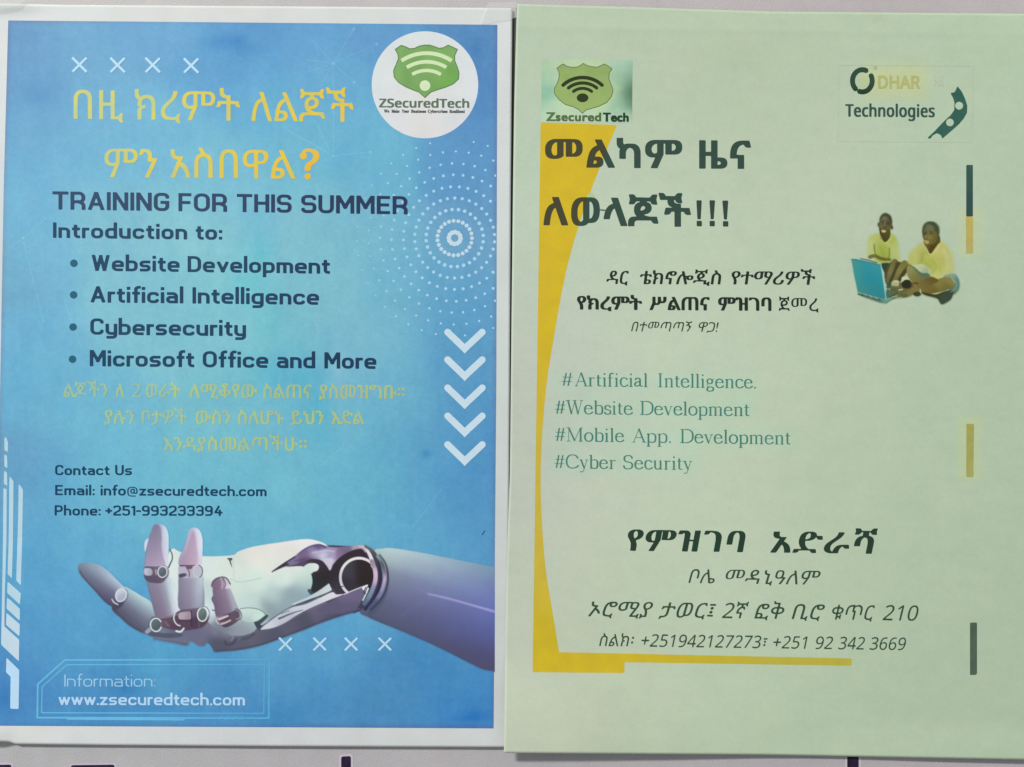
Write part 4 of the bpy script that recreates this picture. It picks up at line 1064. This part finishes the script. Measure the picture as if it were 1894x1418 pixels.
# small finger
K.part = 6
K.poly([(392,1082),(393,1076),(400,1069),(412,1067),(421,1070),(427,1080),(426,1092),(410,1094),(395,1092)], [(398,1084,128,102,130),(410,1080,140,112,140),(420,1078,192,186,204),(424,1086,206,204,214)], 0.5)
K.line([(391,1084),(394,1075),(402,1069),(412,1067),(420,1070),(426,1080)], 2, (88, 78, 96), 0.5)
K.line([(408,1068),(411,1078),(410,1088)], 1.4, (190, 180, 196), 0.5)
K.line([(413,1070),(417,1080),(414,1090)], 1.3, (92, 72, 96), 0.5)
K.poly([(394,1090),(410,1090),(425,1088),(431,1100),(437,1116),(441,1126),(440,1134),(428,1138),(408,1142),(399,1138),(396,1120),(391,1108),(394,1100)],
  grad((409,1090), (422,1140), 20, [(-1,116,98,128),(-.3,130,108,138),(.3,142,124,150),(.7,168,164,186),(1,176,178,196)],
       [(-1,112,92,124),(-.3,126,106,138),(.3,134,118,148),(.8,158,160,182),(1,150,150,174)]), 0.5)
K.line([(393,1128),(398,1129)], 2, (96, 86, 104), 0.5)
K.poly([(400,1140),(414,1136),(428,1132),(440,1126),(445,1136),(442,1146),(432,1154),(418,1160),(408,1156),(402,1148)], [(406,1144,130,106,128),(420,1148,104,80,100),(436,1140,100,84,104),(420,1158,86,66,86)], 0.5)
K.line([(405,1145),(413,1142),(421,1139)], (4, 3.5), (206, 188, 196), 0.5)
K.line([(407,1149),(423,1143)], 2, (80, 60, 78), 0.5)
K.line([(409,1154),(418,1151),(426,1147)], (3.6, 3), (196, 172, 182), 0.5)
K.line([(402,1142),(400,1148),(405,1154)], 2, (198, 196, 206), 0.5, 0.9)
K.ring(437, 1136, 6.5, 9, 2, (150, 140, 158), -70, 120, rot=-.4)
K.ring(439, 1136, 7.6, 10.5, 1.2, (84, 84, 98), -90, 110, rot=-.4)
K.part = 0
K.line([(416,1186),(420,1192),(430,1190),(436,1182)], 4, (76, 66, 88), 1.4, 0.8)
K.line([(426,1174),(432,1178),(428,1184)], 2.4, (150, 140, 162), 0.9, 0.7)
K.line([(448,1182),(462,1178),(470,1172)], 4, (78, 72, 92), 1.6, 0.7)
K.line([(397,1140),(386,1146),(392,1160),(400,1176)], 3, (132, 138, 158), 3, 0.5)
K.A[:, K.U[0] > 914] = 0
K.line([(284,1181),(320,1188),(345,1192)], 3, (84, 84, 112), 1.4, 0.7)
K.tone(1.14, 0.84)
K.build(SB, ['robot_hand', 'forearm', 'wrist_ring', 'thumb', 'finger', 'finger', 'finger'], 5, [blue, 0, 0, 0, 0, 0, 0])

# ------------------------------------------------------------------ green flyer
yel = lambda u, v: np.array([211, 182, 40]) + (2.5 * noise2(u, v, 22, 81))[..., None] * np.array([1, 1, -1]) + sstep((np.asarray(v) - 600) / 300)[..., None] * np.array([-8, -2, 24]) + sstep((np.asarray(v) - 1050) / 150)[..., None] * np.array([2, 0, -24]) \
    + sstep((np.asarray(u) - 1150) / 380)[..., None] * np.array([-16, -2, 30])
left = [(1000,226),(998,350),(996,500),(993,700),(990,900),(988,1050),(985,1243)]
right = [(1034,1206),(1020,1120),(1009,1050),(1002,960),(1000,880),(1003,800),(1010,710),(1024,620),(1045,510),(1070,410),(1095,346),(1121,279),(1141,231)]
right = [(1034,1206)] + [tuple(p) for p in smooth_open([(1034,1206),(1020,1120),(1009,1050),(1002,960),(1000,880),(1003,800),(1011,710),(1025,620),(1045,510),(1070,418),(1095,346)], 4)[1:]] + [(1121,279),(1141,231)]
yb = left + [(1155,1244.5),(1155,1224.5),(1574.5,1231),(1575.5,1217.5)] + right
polys(SG, 'yellow_band', [yb], yel, 1, None, 'yellow shape along the left edge and foot of the print')
# halo beside the yellow edge
for n, pts, c0, c1 in (('side_mark', [(1787,304.5),(1799.5,304.5),(1799.5,400),(1787,400)], (58,92,80), (48,78,78)), ('side_mark', [(1786.5,400),(1799.5,400),(1800,468),(1787,469)], (196,178,92), (184,172,104)),
                       ('side_mark', [(1787.5,783.5),(1801.5,783.5),(1800.5,882),(1787,882)], (166,164,84), (168,166,98)), ('side_mark', [(1794,1151),(1807,1151),(1807,1248),(1794,1248)], (78,98,78), (82,100,82))):
    polys(SG, n, [pts], lambda u, v, c0=c0, c1=c1, p=pts: np.array(c0) + ((np.asarray(v) - p[0][1]) / (p[2][1] - p[0][1]))[..., None] * (np.array(c1) - np.array(c0)) + 3 * noise2(u, v, 9, 84)[..., None], 2)

# picture logo at the upper left
pf = colour_field([(1010,118,172,202,168),(1010,150,148,192,164),(1008,178,140,190,164),(1012,205,176,210,182),(1035,115,186,208,172),(1090,115,186,208,168),(1150,118,172,202,178),(1150,150,148,190,158),(1145,190,150,192,164),(1168,135,140,178,156),
    (1168,165,84,120,92),(1168,185,90,126,100),(1120,180,190,212,168),(1150,212,178,206,176),(1080,217,186,210,176),(1025,212,184,212,178),(1030,200,194,220,180),(1025,140,186,212,176),(1135,160,184,208,170)], 13)
lp = polys(SG, 'logo_panel', [[(1002,109),(1170,111),(1169,227),(1001,225.5)]], lambda u, v: pf(u, v) + 3 * noise2(u, v, 8, 85)[..., None], 2, None, 'small picture logo with a shield')
SH2 = [(1030,126),(1036,121),(1042,118),(1048,122),(1056,124),(1066,124),(1073,121),(1079,117),(1086,121),(1095,123),(1104,124),(1111,121),(1118,118),(1125,122),(1132,127),(1127,134),(1126,145),(1130,155),(1134,166),(1131,178),(1122,189),
       (1108,196),(1094,200),(1084,203),(1077,209),(1070,202),(1060,197),(1046,193),(1034,184),(1026,173),(1025,164),(1031,153),(1034,143),(1034,133)]
polys(SG, 'shield', [SH2], lambda u, v: np.array([150, 176, 104]) + ((np.asarray(v) - 165) * 0.12)[..., None] * np.array([1, 1, .6]) + 3 * noise2(u, v, 10, 86)[..., None], 3, lp)
strokes(SG, 'shield_edge', line(SH2, 1.5, True), (104, 124, 80), 4, lp, step=.8)
for cy, r, a, w in ((190, 50, 46, 6.6), (190, 39, 42, 6.0), (188, 26, 40, 5.6)):
    strokes(SG, 'wifi_arc', arc_stroke(1077.5, cy - 1, r, a, w, 'round', ry=r * .92), (42, 54, 26), 4, lp, step=.8)
polys(SG, 'wifi_dot', [np.stack([1077.5 + 10.8 * np.cos(t), 180.5 + 8.2 * np.sin(t)], 1)], (44, 56, 26), 4, lp, step=.8)
outline_line(SG, 'logo_lettering', [('Zsecured', 1010, 1112)], 223, 0.006, 15.2, lambda u, v: np.array([92, 112, 74]) + ((np.asarray(u) - 1010) * -.1)[..., None] * np.array([1, 1, .6]), 4, (0.9, 0.6), 'b', parent=lp, track=.05, step=.8)
outline_line(SG, 'logo_lettering', [('Tech', 1115, 1163)], 224, 0.006, 15.4, (36, 62, 44), 4, (1.1, 0.8), 'b', parent=lp, track=.05, step=.8)

# headings
hg = (50, 72, 62)
def on_yellow(edge, base=(52, 76, 66)):
    E_ = np.array([(p[1], p[0]) for p in right[::-1]], float)
    return lambda u, v: np.array(base) + ((np.asarray(u) < np.interp(v, E_[:, 0], E_[:, 1])) * 1.0)[..., None] * np.array([16, -8, -20])
outline_line(SG, 'heading_line', [('መልካም', 1008, 1262), ('ዜና', 1293, 1389)], 308, 0.008, 51, on_yellow(0), 4, (2.5, 1.0), label='upper dark Amharic heading', squash=('መ',), track=.05)
outline_line(SG, 'heading_line', [('ለወላጆች', 1005, 1278)], 415, 0.0115, 51, on_yellow(0), 4, (2.5, 1.0), label='lower dark Amharic heading', squash=(), track=.05)
strokes(SG, 'heading_dash', line([(1108, 387.5), (1122, 389)], 2.6), (96, 116, 100), 4)
polys(SG, 'pale_spot', [np.stack([1092 + 7 * np.cos(t), 364 + 8 * np.sin(t)], 1)], lambda u, v: green_col(u, v) + np.array([-6, -6, -44]), 3)
polys(SG, 'exclamation_mark', [[(1288,370),(1298,370),(1296,405),(1290,405)], [(1288.5,408),(1298,408),(1298,418),(1288.5,418)]], hg, 4, step=1)
polys(SG, 'exclamation_mark', [[(1312,370),(1322.5,370),(1320,405),(1314.5,405)], [(1312.5,408),(1322,408),(1322,418),(1312.5,418)]], hg, 4, step=1)
polys(SG, 'exclamation_mark', [[(1336,370.5),(1347,370.5),(1344.5,405.5),(1339,405.5)], [(1337,408.5),(1347,408.5),(1347,418.5),(1337,418.5)]], hg, 4, step=1)
bl = (34, 46, 36)
outline_line(SG, 'text_line', [('ዳር', 1121, 1163), ('ቴክኖሎጂስ', 1183, 1334), ('የተማሪዎች', 1353, 1508)], 525, 0.004, 25, bl, 4, (0.9, -0.7), italic=.12, track=-.01)
outline_line(SG, 'text_line', [('የክረምት', 1067, 1188), ('ሥልጠና', 1201, 1313), ('ምዝገባ', 1328, 1427)], 572, 0.0075, 25, bl, 4, (1.4, 0))
outline_line(SG, 'text_line', [('ጀመረ', 1440, 1514)], 574.5, 0.007, 24, bl, 4, (0.3, 0), squash=('መ',))
outline_line(SG, 'text_line', [('በተመጣጣኝ', 1167, 1281), ('ዋጋ', 1292, 1323)], 612.5, 0.005, 18, (48, 66, 50), 4, (0.1, 0), italic=.25, squash=('መ',))
outline_line(SG, 'exclamation_mark', [('!', 1323.5, 1329)], 613.5, 0, 18, (48, 66, 50), 4, (0.2, 0), 'b', italic=.25)
def teal(u, v): return np.array([72, 130, 118]) + 10 * noise2(u, v, 16, 87)[..., None] * np.array([1, .5, .6])
serif_line(SG, 'serif_line', [('#', 1039, 1059), ('Artificial', 1064, 1198), ('Intelligence.', 1216, 1399)], 713, 0.0125, 25, teal, 4)
serif_line(SG, 'serif_line', [('#Website', 1027, 1170), ('Development', 1184, 1386)], 764.5, 0.012, 25, teal, 4)
serif_line(SG, 'serif_line', [('#Mobile', 1027, 1154), ('App.', 1170, 1242), ('Development', 1258, 1462)], 815, 0.0145, 25, teal, 4)
serif_line(SG, 'serif_line', [('#Cyber', 1026, 1139), ('Security', 1153, 1280)], 865, 0.013, 25, teal, 4)
outline_line(SG, 'heading_line', [('የምዝገባ', 1161, 1379), ('አድራሻ', 1423, 1625)], 1019, 0.0125, 41, (38, 62, 48), 4, (2.6, -1.6), italic=.16, track=.10, label='slanted bold Amharic heading low on the sheet')
it = (50, 80, 60)
outline_line(SG, 'text_line', [('ቦሌ', 1273, 1322), ('መዳኒዓለም', 1342, 1518)], 1078, 0.013, 26, it, 4, (0.1, 0), italic=.25, squash=('መ',))
outline_line(SG, 'text_line', [('ኦሮሚያ', 1087, 1208), ('ታወር፤', 1217, 1325), ('2ኛ', 1335, 1386), ('ፎቅ', 1395, 1451), ('ቢሮ', 1464, 1526), ('ቁጥር', 1539, 1618), ('210', 1632, 1699)], 1139.5, 0.0135, 28, it, 4, (0.1, 0), italic=.25)
outline_line(SG, 'text_line', [('ስልክ፡', 1108, 1173), ('+251942127273፣', 1186, 1420), ('+251', 1430, 1494), ('92', 1508, 1541), ('342', 1550, 1600), ('3669', 1608, 1676)], 1194.5, 0.0135, 23, it, 4, (0.1, 0), italic=.22)

# round company logo at the upper right
strokes(SG, 'logo_frame', line([(1551,120),(1800,122),(1799,263),(1550,261)], 1.2, True), lambda u, v: green_col(u, v) - 2.5, 2)
def cring(a0, a1):
    tt = np.radians(np.linspace(a0, a1, 26))
    return path_segs([(1595 + 18.2 * math.cos(x), 149 + 20.5 * math.sin(x), -1) for x in tt], 4.6, False, 'butt')
cg = lambda u, v: np.array([48, 76, 60]) + sstep((np.asarray(v) - 150) / 30)[..., None] * np.array([-14, -18, -24])
strokes(SG, 'logo_ring', cring(128, 298), cg, 4, step=.8)
strokes(SG, 'logo_ring', cring(-32, 112), cg, 4, step=.8)
polys(SG, 'logo_dot', [np.stack([1595 + 10.5 * np.cos(t), 149 + 11.5 * np.sin(t)], 1)], lambda u, v: green_col(u, v) + np.array([0, 0, -8]), 3)
outline_line(SG, 'logo_lettering', [('DHAR', 1624, 1702)], 162.5, 0.004, 22.5, (180, 182, 116), 4, (1.0, 0.6), 's', step=.8)
outline_line(SG, 'logo_lettering', [('NI', 1727, 1746)], 157, 0.0, 16, lambda u, v: green_col(u, v) + np.array([2.5, -3, 0]), 4, (0.6, 0.3), 's', step=.8)
outline_line(SG, 'logo_lettering', [('Technologies', 1563.5, 1729)], 215, 0.006, 22.5, (50, 84, 74), 4, (0.9, 0.4), 's', step=.8, track=.04)
strokes(SG, 'logo_dot', path_segs([(1619, 125), (1619.1, 125)], 3.6, False, 'round'), lambda u, v: green_col(u, v) - np.array([22, 18, 18]), 3)
circ = lambda x, y, r: np.stack([x + r * np.cos(t), y + r * np.sin(t)], 1)
boom = [(1771,159),(1779,169),(1785,182),(1789,195),(1788.5,208),(1783,218),(1774,229),(1743,256),(1740,249),(1733,246),(1725,250),(1722,255),(1718,256.5),(1716,254),(1728,243),(1745,225),(1759,212),(1765,203),(1765.5,190),(1763,181),(1758,172),(1766,170)]
polys(SG, 'logo_ribbon', [boom], lambda u, v: np.array([52, 98, 84]) + 4 * noise2(u, v, 10, 88)[..., None], 4, step=.8, sub=[circ(1774, 195, 7.4), circ(1757, 226, 7.2)])

# ------------------------------------------------------------------ green flyer: picture of two boys with a laptop
def gcol(u, v): return green_col(u, v)
K = Canvas(1566, 388, 1784, 570, 0.7, gcol)
# 0 rear boy, 1 front boy, 2 laptop
K.part = 0
K.poly([(1606,440),(1614,434),(1626,431),(1636,436),(1648,432),(1658,440),(1662,455),(1663,486),(1645,490),(1612,478),(1604,470)], [(1610,450,184,196,122),(1608,468,186,196,124),(1622,440,182,190,104),(1626,455,164,178,84),(1636,465,158,172,70),
   (1634,478,152,164,66),(1648,445,172,184,88),(1657,460,180,192,120),(1657,480,178,190,116)], 1.7, 0.96)
K.line([(1640,448),(1648,460),(1650,472)], 4, (188, 200, 112), 2, 0.6)
K.line([(1628,456),(1634,470),(1632,478)], 3, (140, 152, 58), 1.6, 0.6)
K.line([(1612,446),(1610,462)], 3, (196, 206, 140), 1.6, 0.6)
K.poly([(1627,416),(1644,414),(1647,430),(1645,440),(1637,448),(1629,441),(1627,430)], [(1632,436,72,68,22),(1640,430,84,78,34),(1637,444,70,68,24)], 0.6)
K.line([(1627,434),(1632,444),(1637,449),(1645,444),(1649,436)], 1.6, (200, 204, 130), 0.6, 0.8)
K.ell(1638, 411.5, 12, 16.5, [(1638,398,72,74,50),(1630,404,100,104,74),(1638,406,104,104,76),(1648,402,66,68,46),(1631,414,98,98,66),(1640,414,82,78,46),(1634,422,104,96,52),(1644,424,96,88,48),(1636,428,76,68,30)], 0.6)
K.poly([(1627,408),(1628,400),(1634,394),(1641,394),(1648,399),(1650,408),(1649,416),(1646,408),(1640,401),(1633,401)], (66, 68, 46), 0.9, 0.8)
K.ell(1625.5, 415, 2.6, 4.2, (92, 92, 58), 0.5); K.ell(1649.5, 420, 2.4, 4.2, (80, 78, 44), 0.5)
K.line([(1629,409),(1634,408)], 1.8, (64, 60, 36), 0.8, 0.7); K.line([(1640,409),(1645,411)], 1.8, (64, 60, 36), 0.8, 0.7)
K.line([(1637,411),(1637,418)], 1.8, (128, 122, 84), 0.8, 0.7)
K.ell(1637, 402.5, 5, 2.6, (122, 124, 98), 1.4, 0.6)
K.ell(1631, 419, 2.4, 2.2, (118, 112, 72), 1.0, 0.7)
K.ell(1643, 420, 2.4, 2.2, (112, 104, 62), 1.0, 0.7)
K.line([(1630,411.5),(1633.5,411.5)], 1.4, (44, 40, 22), 0.5, 0.8)
K.line([(1640.5,413),(1644.5,413.5)], 1.4, (44, 40, 22), 0.5, 0.8)
K.line([(1634,420),(1638,420.5)], 1.3, (50, 44, 20), 0.6, 0.7)
K.poly([(1630,425.5),(1634,425),(1639,426.5),(1637,429.5),(1632,429.5)], (196, 194, 146), 0.7)
K.line([(1617,452),(1618,464),(1621,474)], 1.8, (92, 98, 40), 0.7, 0.8)
K.line([(1645,458),(1645,470),(1643,480)], 2.0, (110, 116, 44), 0.8, 0.8)
K.line([(1609,475),(1618,473),(1630,478),(1646,480)], (7, 5), [(1612,475,112,112,64),(1630,478,96,100,40),(1644,480,104,108,50)], 0.7)
K.line([(1616,483),(1630,485),(1644,484)], (2.6, 2.6), (170, 176, 110), 0.6, 0.8)
K.poly([(1629,488),(1642,486),(1650,490),(1646,500),(1638,506),(1634,500)], (44, 68, 50), 0.7)
K.poly([(1645,487),(1655,482),(1668,485),(1680,484),(1686,492),(1674,508),(1664,522),(1650,530),(1640,526),(1636,506)], [(1650,495,78,74,36),(1665,495,66,60,26),(1655,515,62,66,40),(1675,490,84,80,36)], 0.8)
K.poly([(1646,528),(1662,522),(1690,526),(1694,538),(1680,548),(1655,548)], [(1655,535,96,104,66),(1675,535,104,98,54),(1685,540,98,90,44)], 1.0)
K.line([(1655,484),(1648,500),(1641,520)], (11, 8), [(1654,486,108,106,58),(1647,502,122,118,76),(1641,518,96,98,58)], 0.7)
K.line([(1659,486),(1655,500),(1647,520)], (5, 5), (70, 66, 26), 0.8, 0.8)
K.line([(1673,487),(1664,500),(1655,518)], (12, 8), [(1674,488,118,114,56),(1664,500,130,126,70),(1656,516,112,108,64)], 0.7)
K.line([(1648,525),(1643,530)], (8, 6), (60, 84, 70), 0.8, 0.9)
K.poly([(1650,520),(1660,518),(1663,522),(1660,536),(1655,541),(1646,540),(1648,530)], [(1656,524,178,178,130),(1655,534,96,96,50),(1650,538,90,96,60)], 0.6)
K.line([(1654,519.5),(1662,521)], 2.4, (200, 200, 150), 0.6)
K.part = 1
K.poly([(1683,466),(1692,458),(1704,448),(1712,455),(1721,468),(1738,446),(1750,452),(1759,464),(1763,480),(1764,505),(1750,510),(1742,512),(1736,520),(1716,511),(1722,501),(1714,494),(1702,488),(1690,490),(1679,487)],
  [(1690,468,188,192,118),(1684,482,184,188,106),(1705,455,188,192,116),(1708,468,172,176,86),(1722,478,184,188,94),(1716,492,170,176,84),(1740,465,194,192,114),(1756,475,188,194,128),(1735,490,184,186,96),(1758,498,188,194,126),(1738,508,192,198,120),(1748,480,186,184,106)], 1.6)
K.line([(1706,470),(1704,484),(1698,488)], 3, (152, 158, 70), 1.6, 0.6)
K.line([(1724,480),(1732,494),(1726,504)], 3, (160, 164, 74), 1.8, 0.6)
K.line([(1744,462),(1752,478),(1752,496)], 4, (202, 206, 138), 2.2, 0.6)
K.line([(1738,492),(1740,506)], 2.4, (162, 168, 84), 1.4, 0.6)
K.line([(1712,474),(1722,474)], 2.5, (200, 202, 120), 1.6, 0.5)
K.line([(1712,452),(1717,464),(1722,471),(1732,462),(1740,448)], 2.0, (208, 208, 142), 0.6, 0.8)
K.poly([(1708,446),(1722,440),(1737,436),(1738,446),(1730,458),(1721,469),(1715,460)], [(1714,452,106,96,40),(1724,456,76,62,12),(1734,446,88,76,24)], 0.6)
K.ell(1721, 431, 15.2, 21, [(1720,412,70,76,50),(1712,420,96,104,76),(1722,422,104,108,74),(1734,420,66,72,44),(1709,432,84,84,52),(1716,436,118,112,56),(1726,436,110,102,50),(1734,438,96,90,42),(1714,448,128,118,58),(1722,449,112,98,40)], 0.6)
K.poly([(1706,432),(1706,420),(1711,412),(1720,409),(1730,411),(1737,419),(1738,430),(1735,440),(1733,428),(1728,418),(1718,417),(1710,422)], (64, 72, 46), 0.9, 0.8)
K.line([(1709,431),(1714,431)], 1.8, (60, 60, 32), 0.6, 0.8); K.line([(1719,428),(1726,429)], 1.8, (66, 64, 34), 0.6, 0.8)
K.line([(1713,433),(1711.5,439)], 2.2, (144, 134, 78), 0.8, 0.8)
K.line([(1710,441.5),(1715,442)], 1.3, (70, 60, 26), 0.6, 0.7)
K.ell(1718, 417, 6, 3, (120, 124, 96), 1.6, 0.6)
K.ell(1721, 439, 4.2, 3.4, (134, 122, 66), 1.4, 0.7)
K.line([(1710,433),(1713,433.2)], 1.4, (42, 42, 20), 0.5, 0.8)
K.line([(1719.5,431.5),(1724,432)], 1.4, (46, 44, 20), 0.5, 0.8)
K.line([(1709,443),(1713,443.5),(1719,446)], 1.2, (76, 62, 26), 0.5, 0.6)
K.line([(1726,444),(1728,452)], 2, (92, 80, 34), 1.0, 0.6)
K.poly([(1709,444),(1717,445),(1719,448),(1714,451),(1710,449)], (176, 162, 98), 0.8, 0.9)
K.ell(1737, 446, 2.3, 3.8, (84, 78, 36), 0.6)
K.poly([(1692,492),(1700,488),(1708,489),(1718,499),(1716,505),(1706,505),(1698,500)], [(1702,494,190,200,156),(1712,502,160,178,140)], 0.7)
K.poly([(1684,491),(1692,494),(1704,504),(1716,505),(1720,511),(1710,515),(1698,508)], [(1690,495,96,120,80),(1706,510,82,112,94)], 0.7)
K.poly([(1678,492),(1686,493),(1698,506),(1712,514),(1722,516),(1716,524),(1698,527),(1686,520),(1678,508)], [(1684,498,142,140,84),(1695,512,122,118,62),(1712,520,116,106,62)], 0.7)
K.poly([(1745,510),(1757,506),(1768,507),(1774,518),(1775,530),(1770,540),(1760,546),(1752,540),(1765,524),(1760,514),(1748,515)], [(1762,508,134,162,144),(1772,520,92,132,120),(1768,534,100,130,110),(1758,544,78,100,80)], 0.7)
K.poly([(1705,534),(1722,524),(1740,514),(1756,512),(1764,520),(1764,530),(1752,536),(1734,541),(1712,544),(1704,542)], [(1716,534,118,106,48),(1738,524,130,122,62),(1756,518,138,130,70),(1750,532,110,104,48),(1725,540,104,94,36)], 0.7)
K.poly([(1706,540),(1730,544),(1748,538),(1762,538),(1760,552),(1748,561),(1740,562),(1733,552),(1712,546)], [(1715,544,60,58,24),(1735,546,60,64,30),(1745,552,60,74,58),(1755,546,58,72,54)], 0.7)
K.line([(1764,518),(1769,524),(1766,534),(1758,540)], 1.3, (150, 176, 150), 0.6, 0.7)
K.poly([(1718,512),(1728,513),(1736,519),(1724,526),(1706,536),(1690,544),(1678,549),(1668,548),(1670,542),(1684,534),(1700,522)], [(1722,517,100,88,38),(1708,526,116,104,52),(1690,538,126,116,66),(1675,545,116,108,62)], 0.7)
K.ell(1677, 525, 9.6, 8.4, (38, 42, 22), 0.7)
K.line([(1686,524),(1696,524)], 5, (92, 64, 20), 0.9, 0.8)
K.poly([(1668,513),(1674,511),(1681,516),(1674,517),(1668,521)], (206, 206, 158), 0.6)
K.line([(1663,536),(1669,535)], 2.6, (196, 200, 158), 0.5, 0.9)
K.poly([(1690,541),(1700,539),(1704,544),(1698,548),(1690,546)], (56, 64, 34), 0.6)
K.line([(1702,535),(1703,541)], 2.6, (176, 178, 134), 0.6, 0.9)
K.part = 2
K.poly([(1640,535),(1648,537),(1662,543),(1676,543),(1678,549),(1660,551),(1646,554),(1638,552)], [(1645,542,82,104,82),(1660,547,100,108,66),(1672,548,88,96,54)], 0.7)
K.line([(1650,549),(1660,547)], 1.4, (186, 196, 154), 0.5); K.line([(1658,551.5),(1668,549.5)], 1.4, (180, 186, 140), 0.5)
K.line([(1646,549),(1660,541)], 1.6, (40, 72, 66), 0.5)
K.poly([(1586,541),(1600,545),(1620,551),(1634,553),(1652,549),(1650,553),(1637,561),(1626,559),(1606,552),(1587,545)], [(1590,543,66,96,80),(1610,550,84,118,98),(1628,555,74,110,96),(1640,556,118,170,148)], 0.5, smooth=False)
K.line([(1639,560),(1652,551)], 1.4, (52, 92, 80), 0.5)
K.poly([(1574.5,478.5),(1584,478.5),(1629.5,489.5),(1639,551),(1633,553),(1586.5,540),(1580,510)], [(1580,484,70,148,142),(1600,487,48,146,160),(1622,492,52,146,156),(1584,510,60,150,150),(1605,515,38,140,154),(1628,520,42,142,152),(1592,536,66,142,138),(1612,540,46,138,146),(1632,545,48,134,138)], 0.5, smooth=False)
K.line([(1575,479.5),(1600,483),(1629,490)], 1.6, (66, 124, 124), 0.5, smooth=False)
K.line([(1629.5,489),(1634,520),(1639,552)], 1.8, (144, 200, 192), 0.5, smooth=False)
K.line([(1592,478),(1606,481),(1622,486)], 1.6, (52, 84, 60), 0.6)
for i in range(9):
    K.line([(1589 + i * 5.2, 541.5 + i * 1.45), (1591 + i * 5.2, 544 + i * 1.4)], 1.5, (44, 74, 62) if i % 2 else (132, 150, 110), 0.5, 0.8)
K.build(SG, ['printed_boy', 'printed_boy', 'printed_laptop'], 5, [green, green, green])

# ------------------------------------------------------------------ clear tape
def tape_mat():
    m = bpy.data.materials.new('clear_tape'); m.use_nodes = True
    nt = m.node_tree; b = nt.nodes['Principled BSDF']
    b.inputs['Base Color'].default_value = (0.82, 0.84, 0.82, 1); b.inputs['Roughness'].default_value = 0.22
    b.inputs['Alpha'].default_value = 0.20; b.inputs['Specular IOR Level'].default_value = 0.5
    tc = nt.nodes.new('ShaderNodeTexCoord'); n = nt.nodes.new('ShaderNodeTexNoise'); n.inputs['Scale'].default_value = 300
    bp = nt.nodes.new('ShaderNodeBump'); bp.inputs['Strength'].default_value = .2; bp.inputs['Distance'].default_value = .0004
    nt.links.new(tc.outputs['Object'], n.inputs['Vector']); nt.links.new(n.outputs['Fac'], bp.inputs['Height']); nt.links.new(bp.outputs[0], b.inputs['Normal'])
    return m
M_TAPE = tape_mat()
def tape(corners, relief, label, n=14):
    a, b, c, d = [np.array(p, float) for p in corners]
    s_, t_ = np.meshgrid(np.linspace(0, 1, n), np.linspace(0, 1, n))
    s_ = s_[..., None]; t_ = t_[..., None]
    P = (a * (1 - s_) + b * s_) * (1 - t_) + (d * (1 - s_) + c * s_) * t_
    idx = np.arange(n * n).reshape(n, n)
    q = np.stack([idx[:-1, :-1].ravel(), idx[1:, :-1].ravel(), idx[1:, 1:].ravel(), idx[:-1, 1:].ravel()], 1)
    V = place(P[..., 0], P[..., 1], relief(P[..., 0], P[..., 1])).reshape(-1, 3)
    org = place(P[n // 2, n // 2, 0], P[n // 2, n // 2, 1], 0)
    r = empty('holder', tuple(org), None, None)
    o = mesh_object('clear_tape', V, [q], None, M_TAPE, r, True)
    o.parent = None; o.location = r.location; bpy.data.objects.remove(r)
    return tag(o, label, 'tape', 'clear tape on the flyer corners')
def on_blue(u, v): return np.maximum(h_blue(np.clip(u, -20, 946), np.maximum(v, 8)) + 0.55, 0.3)
tape([(903, 4), (955, 3), (953, 33), (886, 44)], lambda u, v: on_blue(u, v) + 0.05 + 0 * u, 'clear tape over the upper right corner of the blue flyer')
tape([(-30, -6), (50, -2), (34, 10), (-30, 27)], lambda u, v: on_blue(u, v) + 0.3 + 0 * u, 'clear tape over the upper left corner of the blue flyer')

nt_ = sum(len(o.data.polygons) for o in SC.objects if o.type == 'MESH')
print('polygons', nt_, 'objects', len(SC.objects))
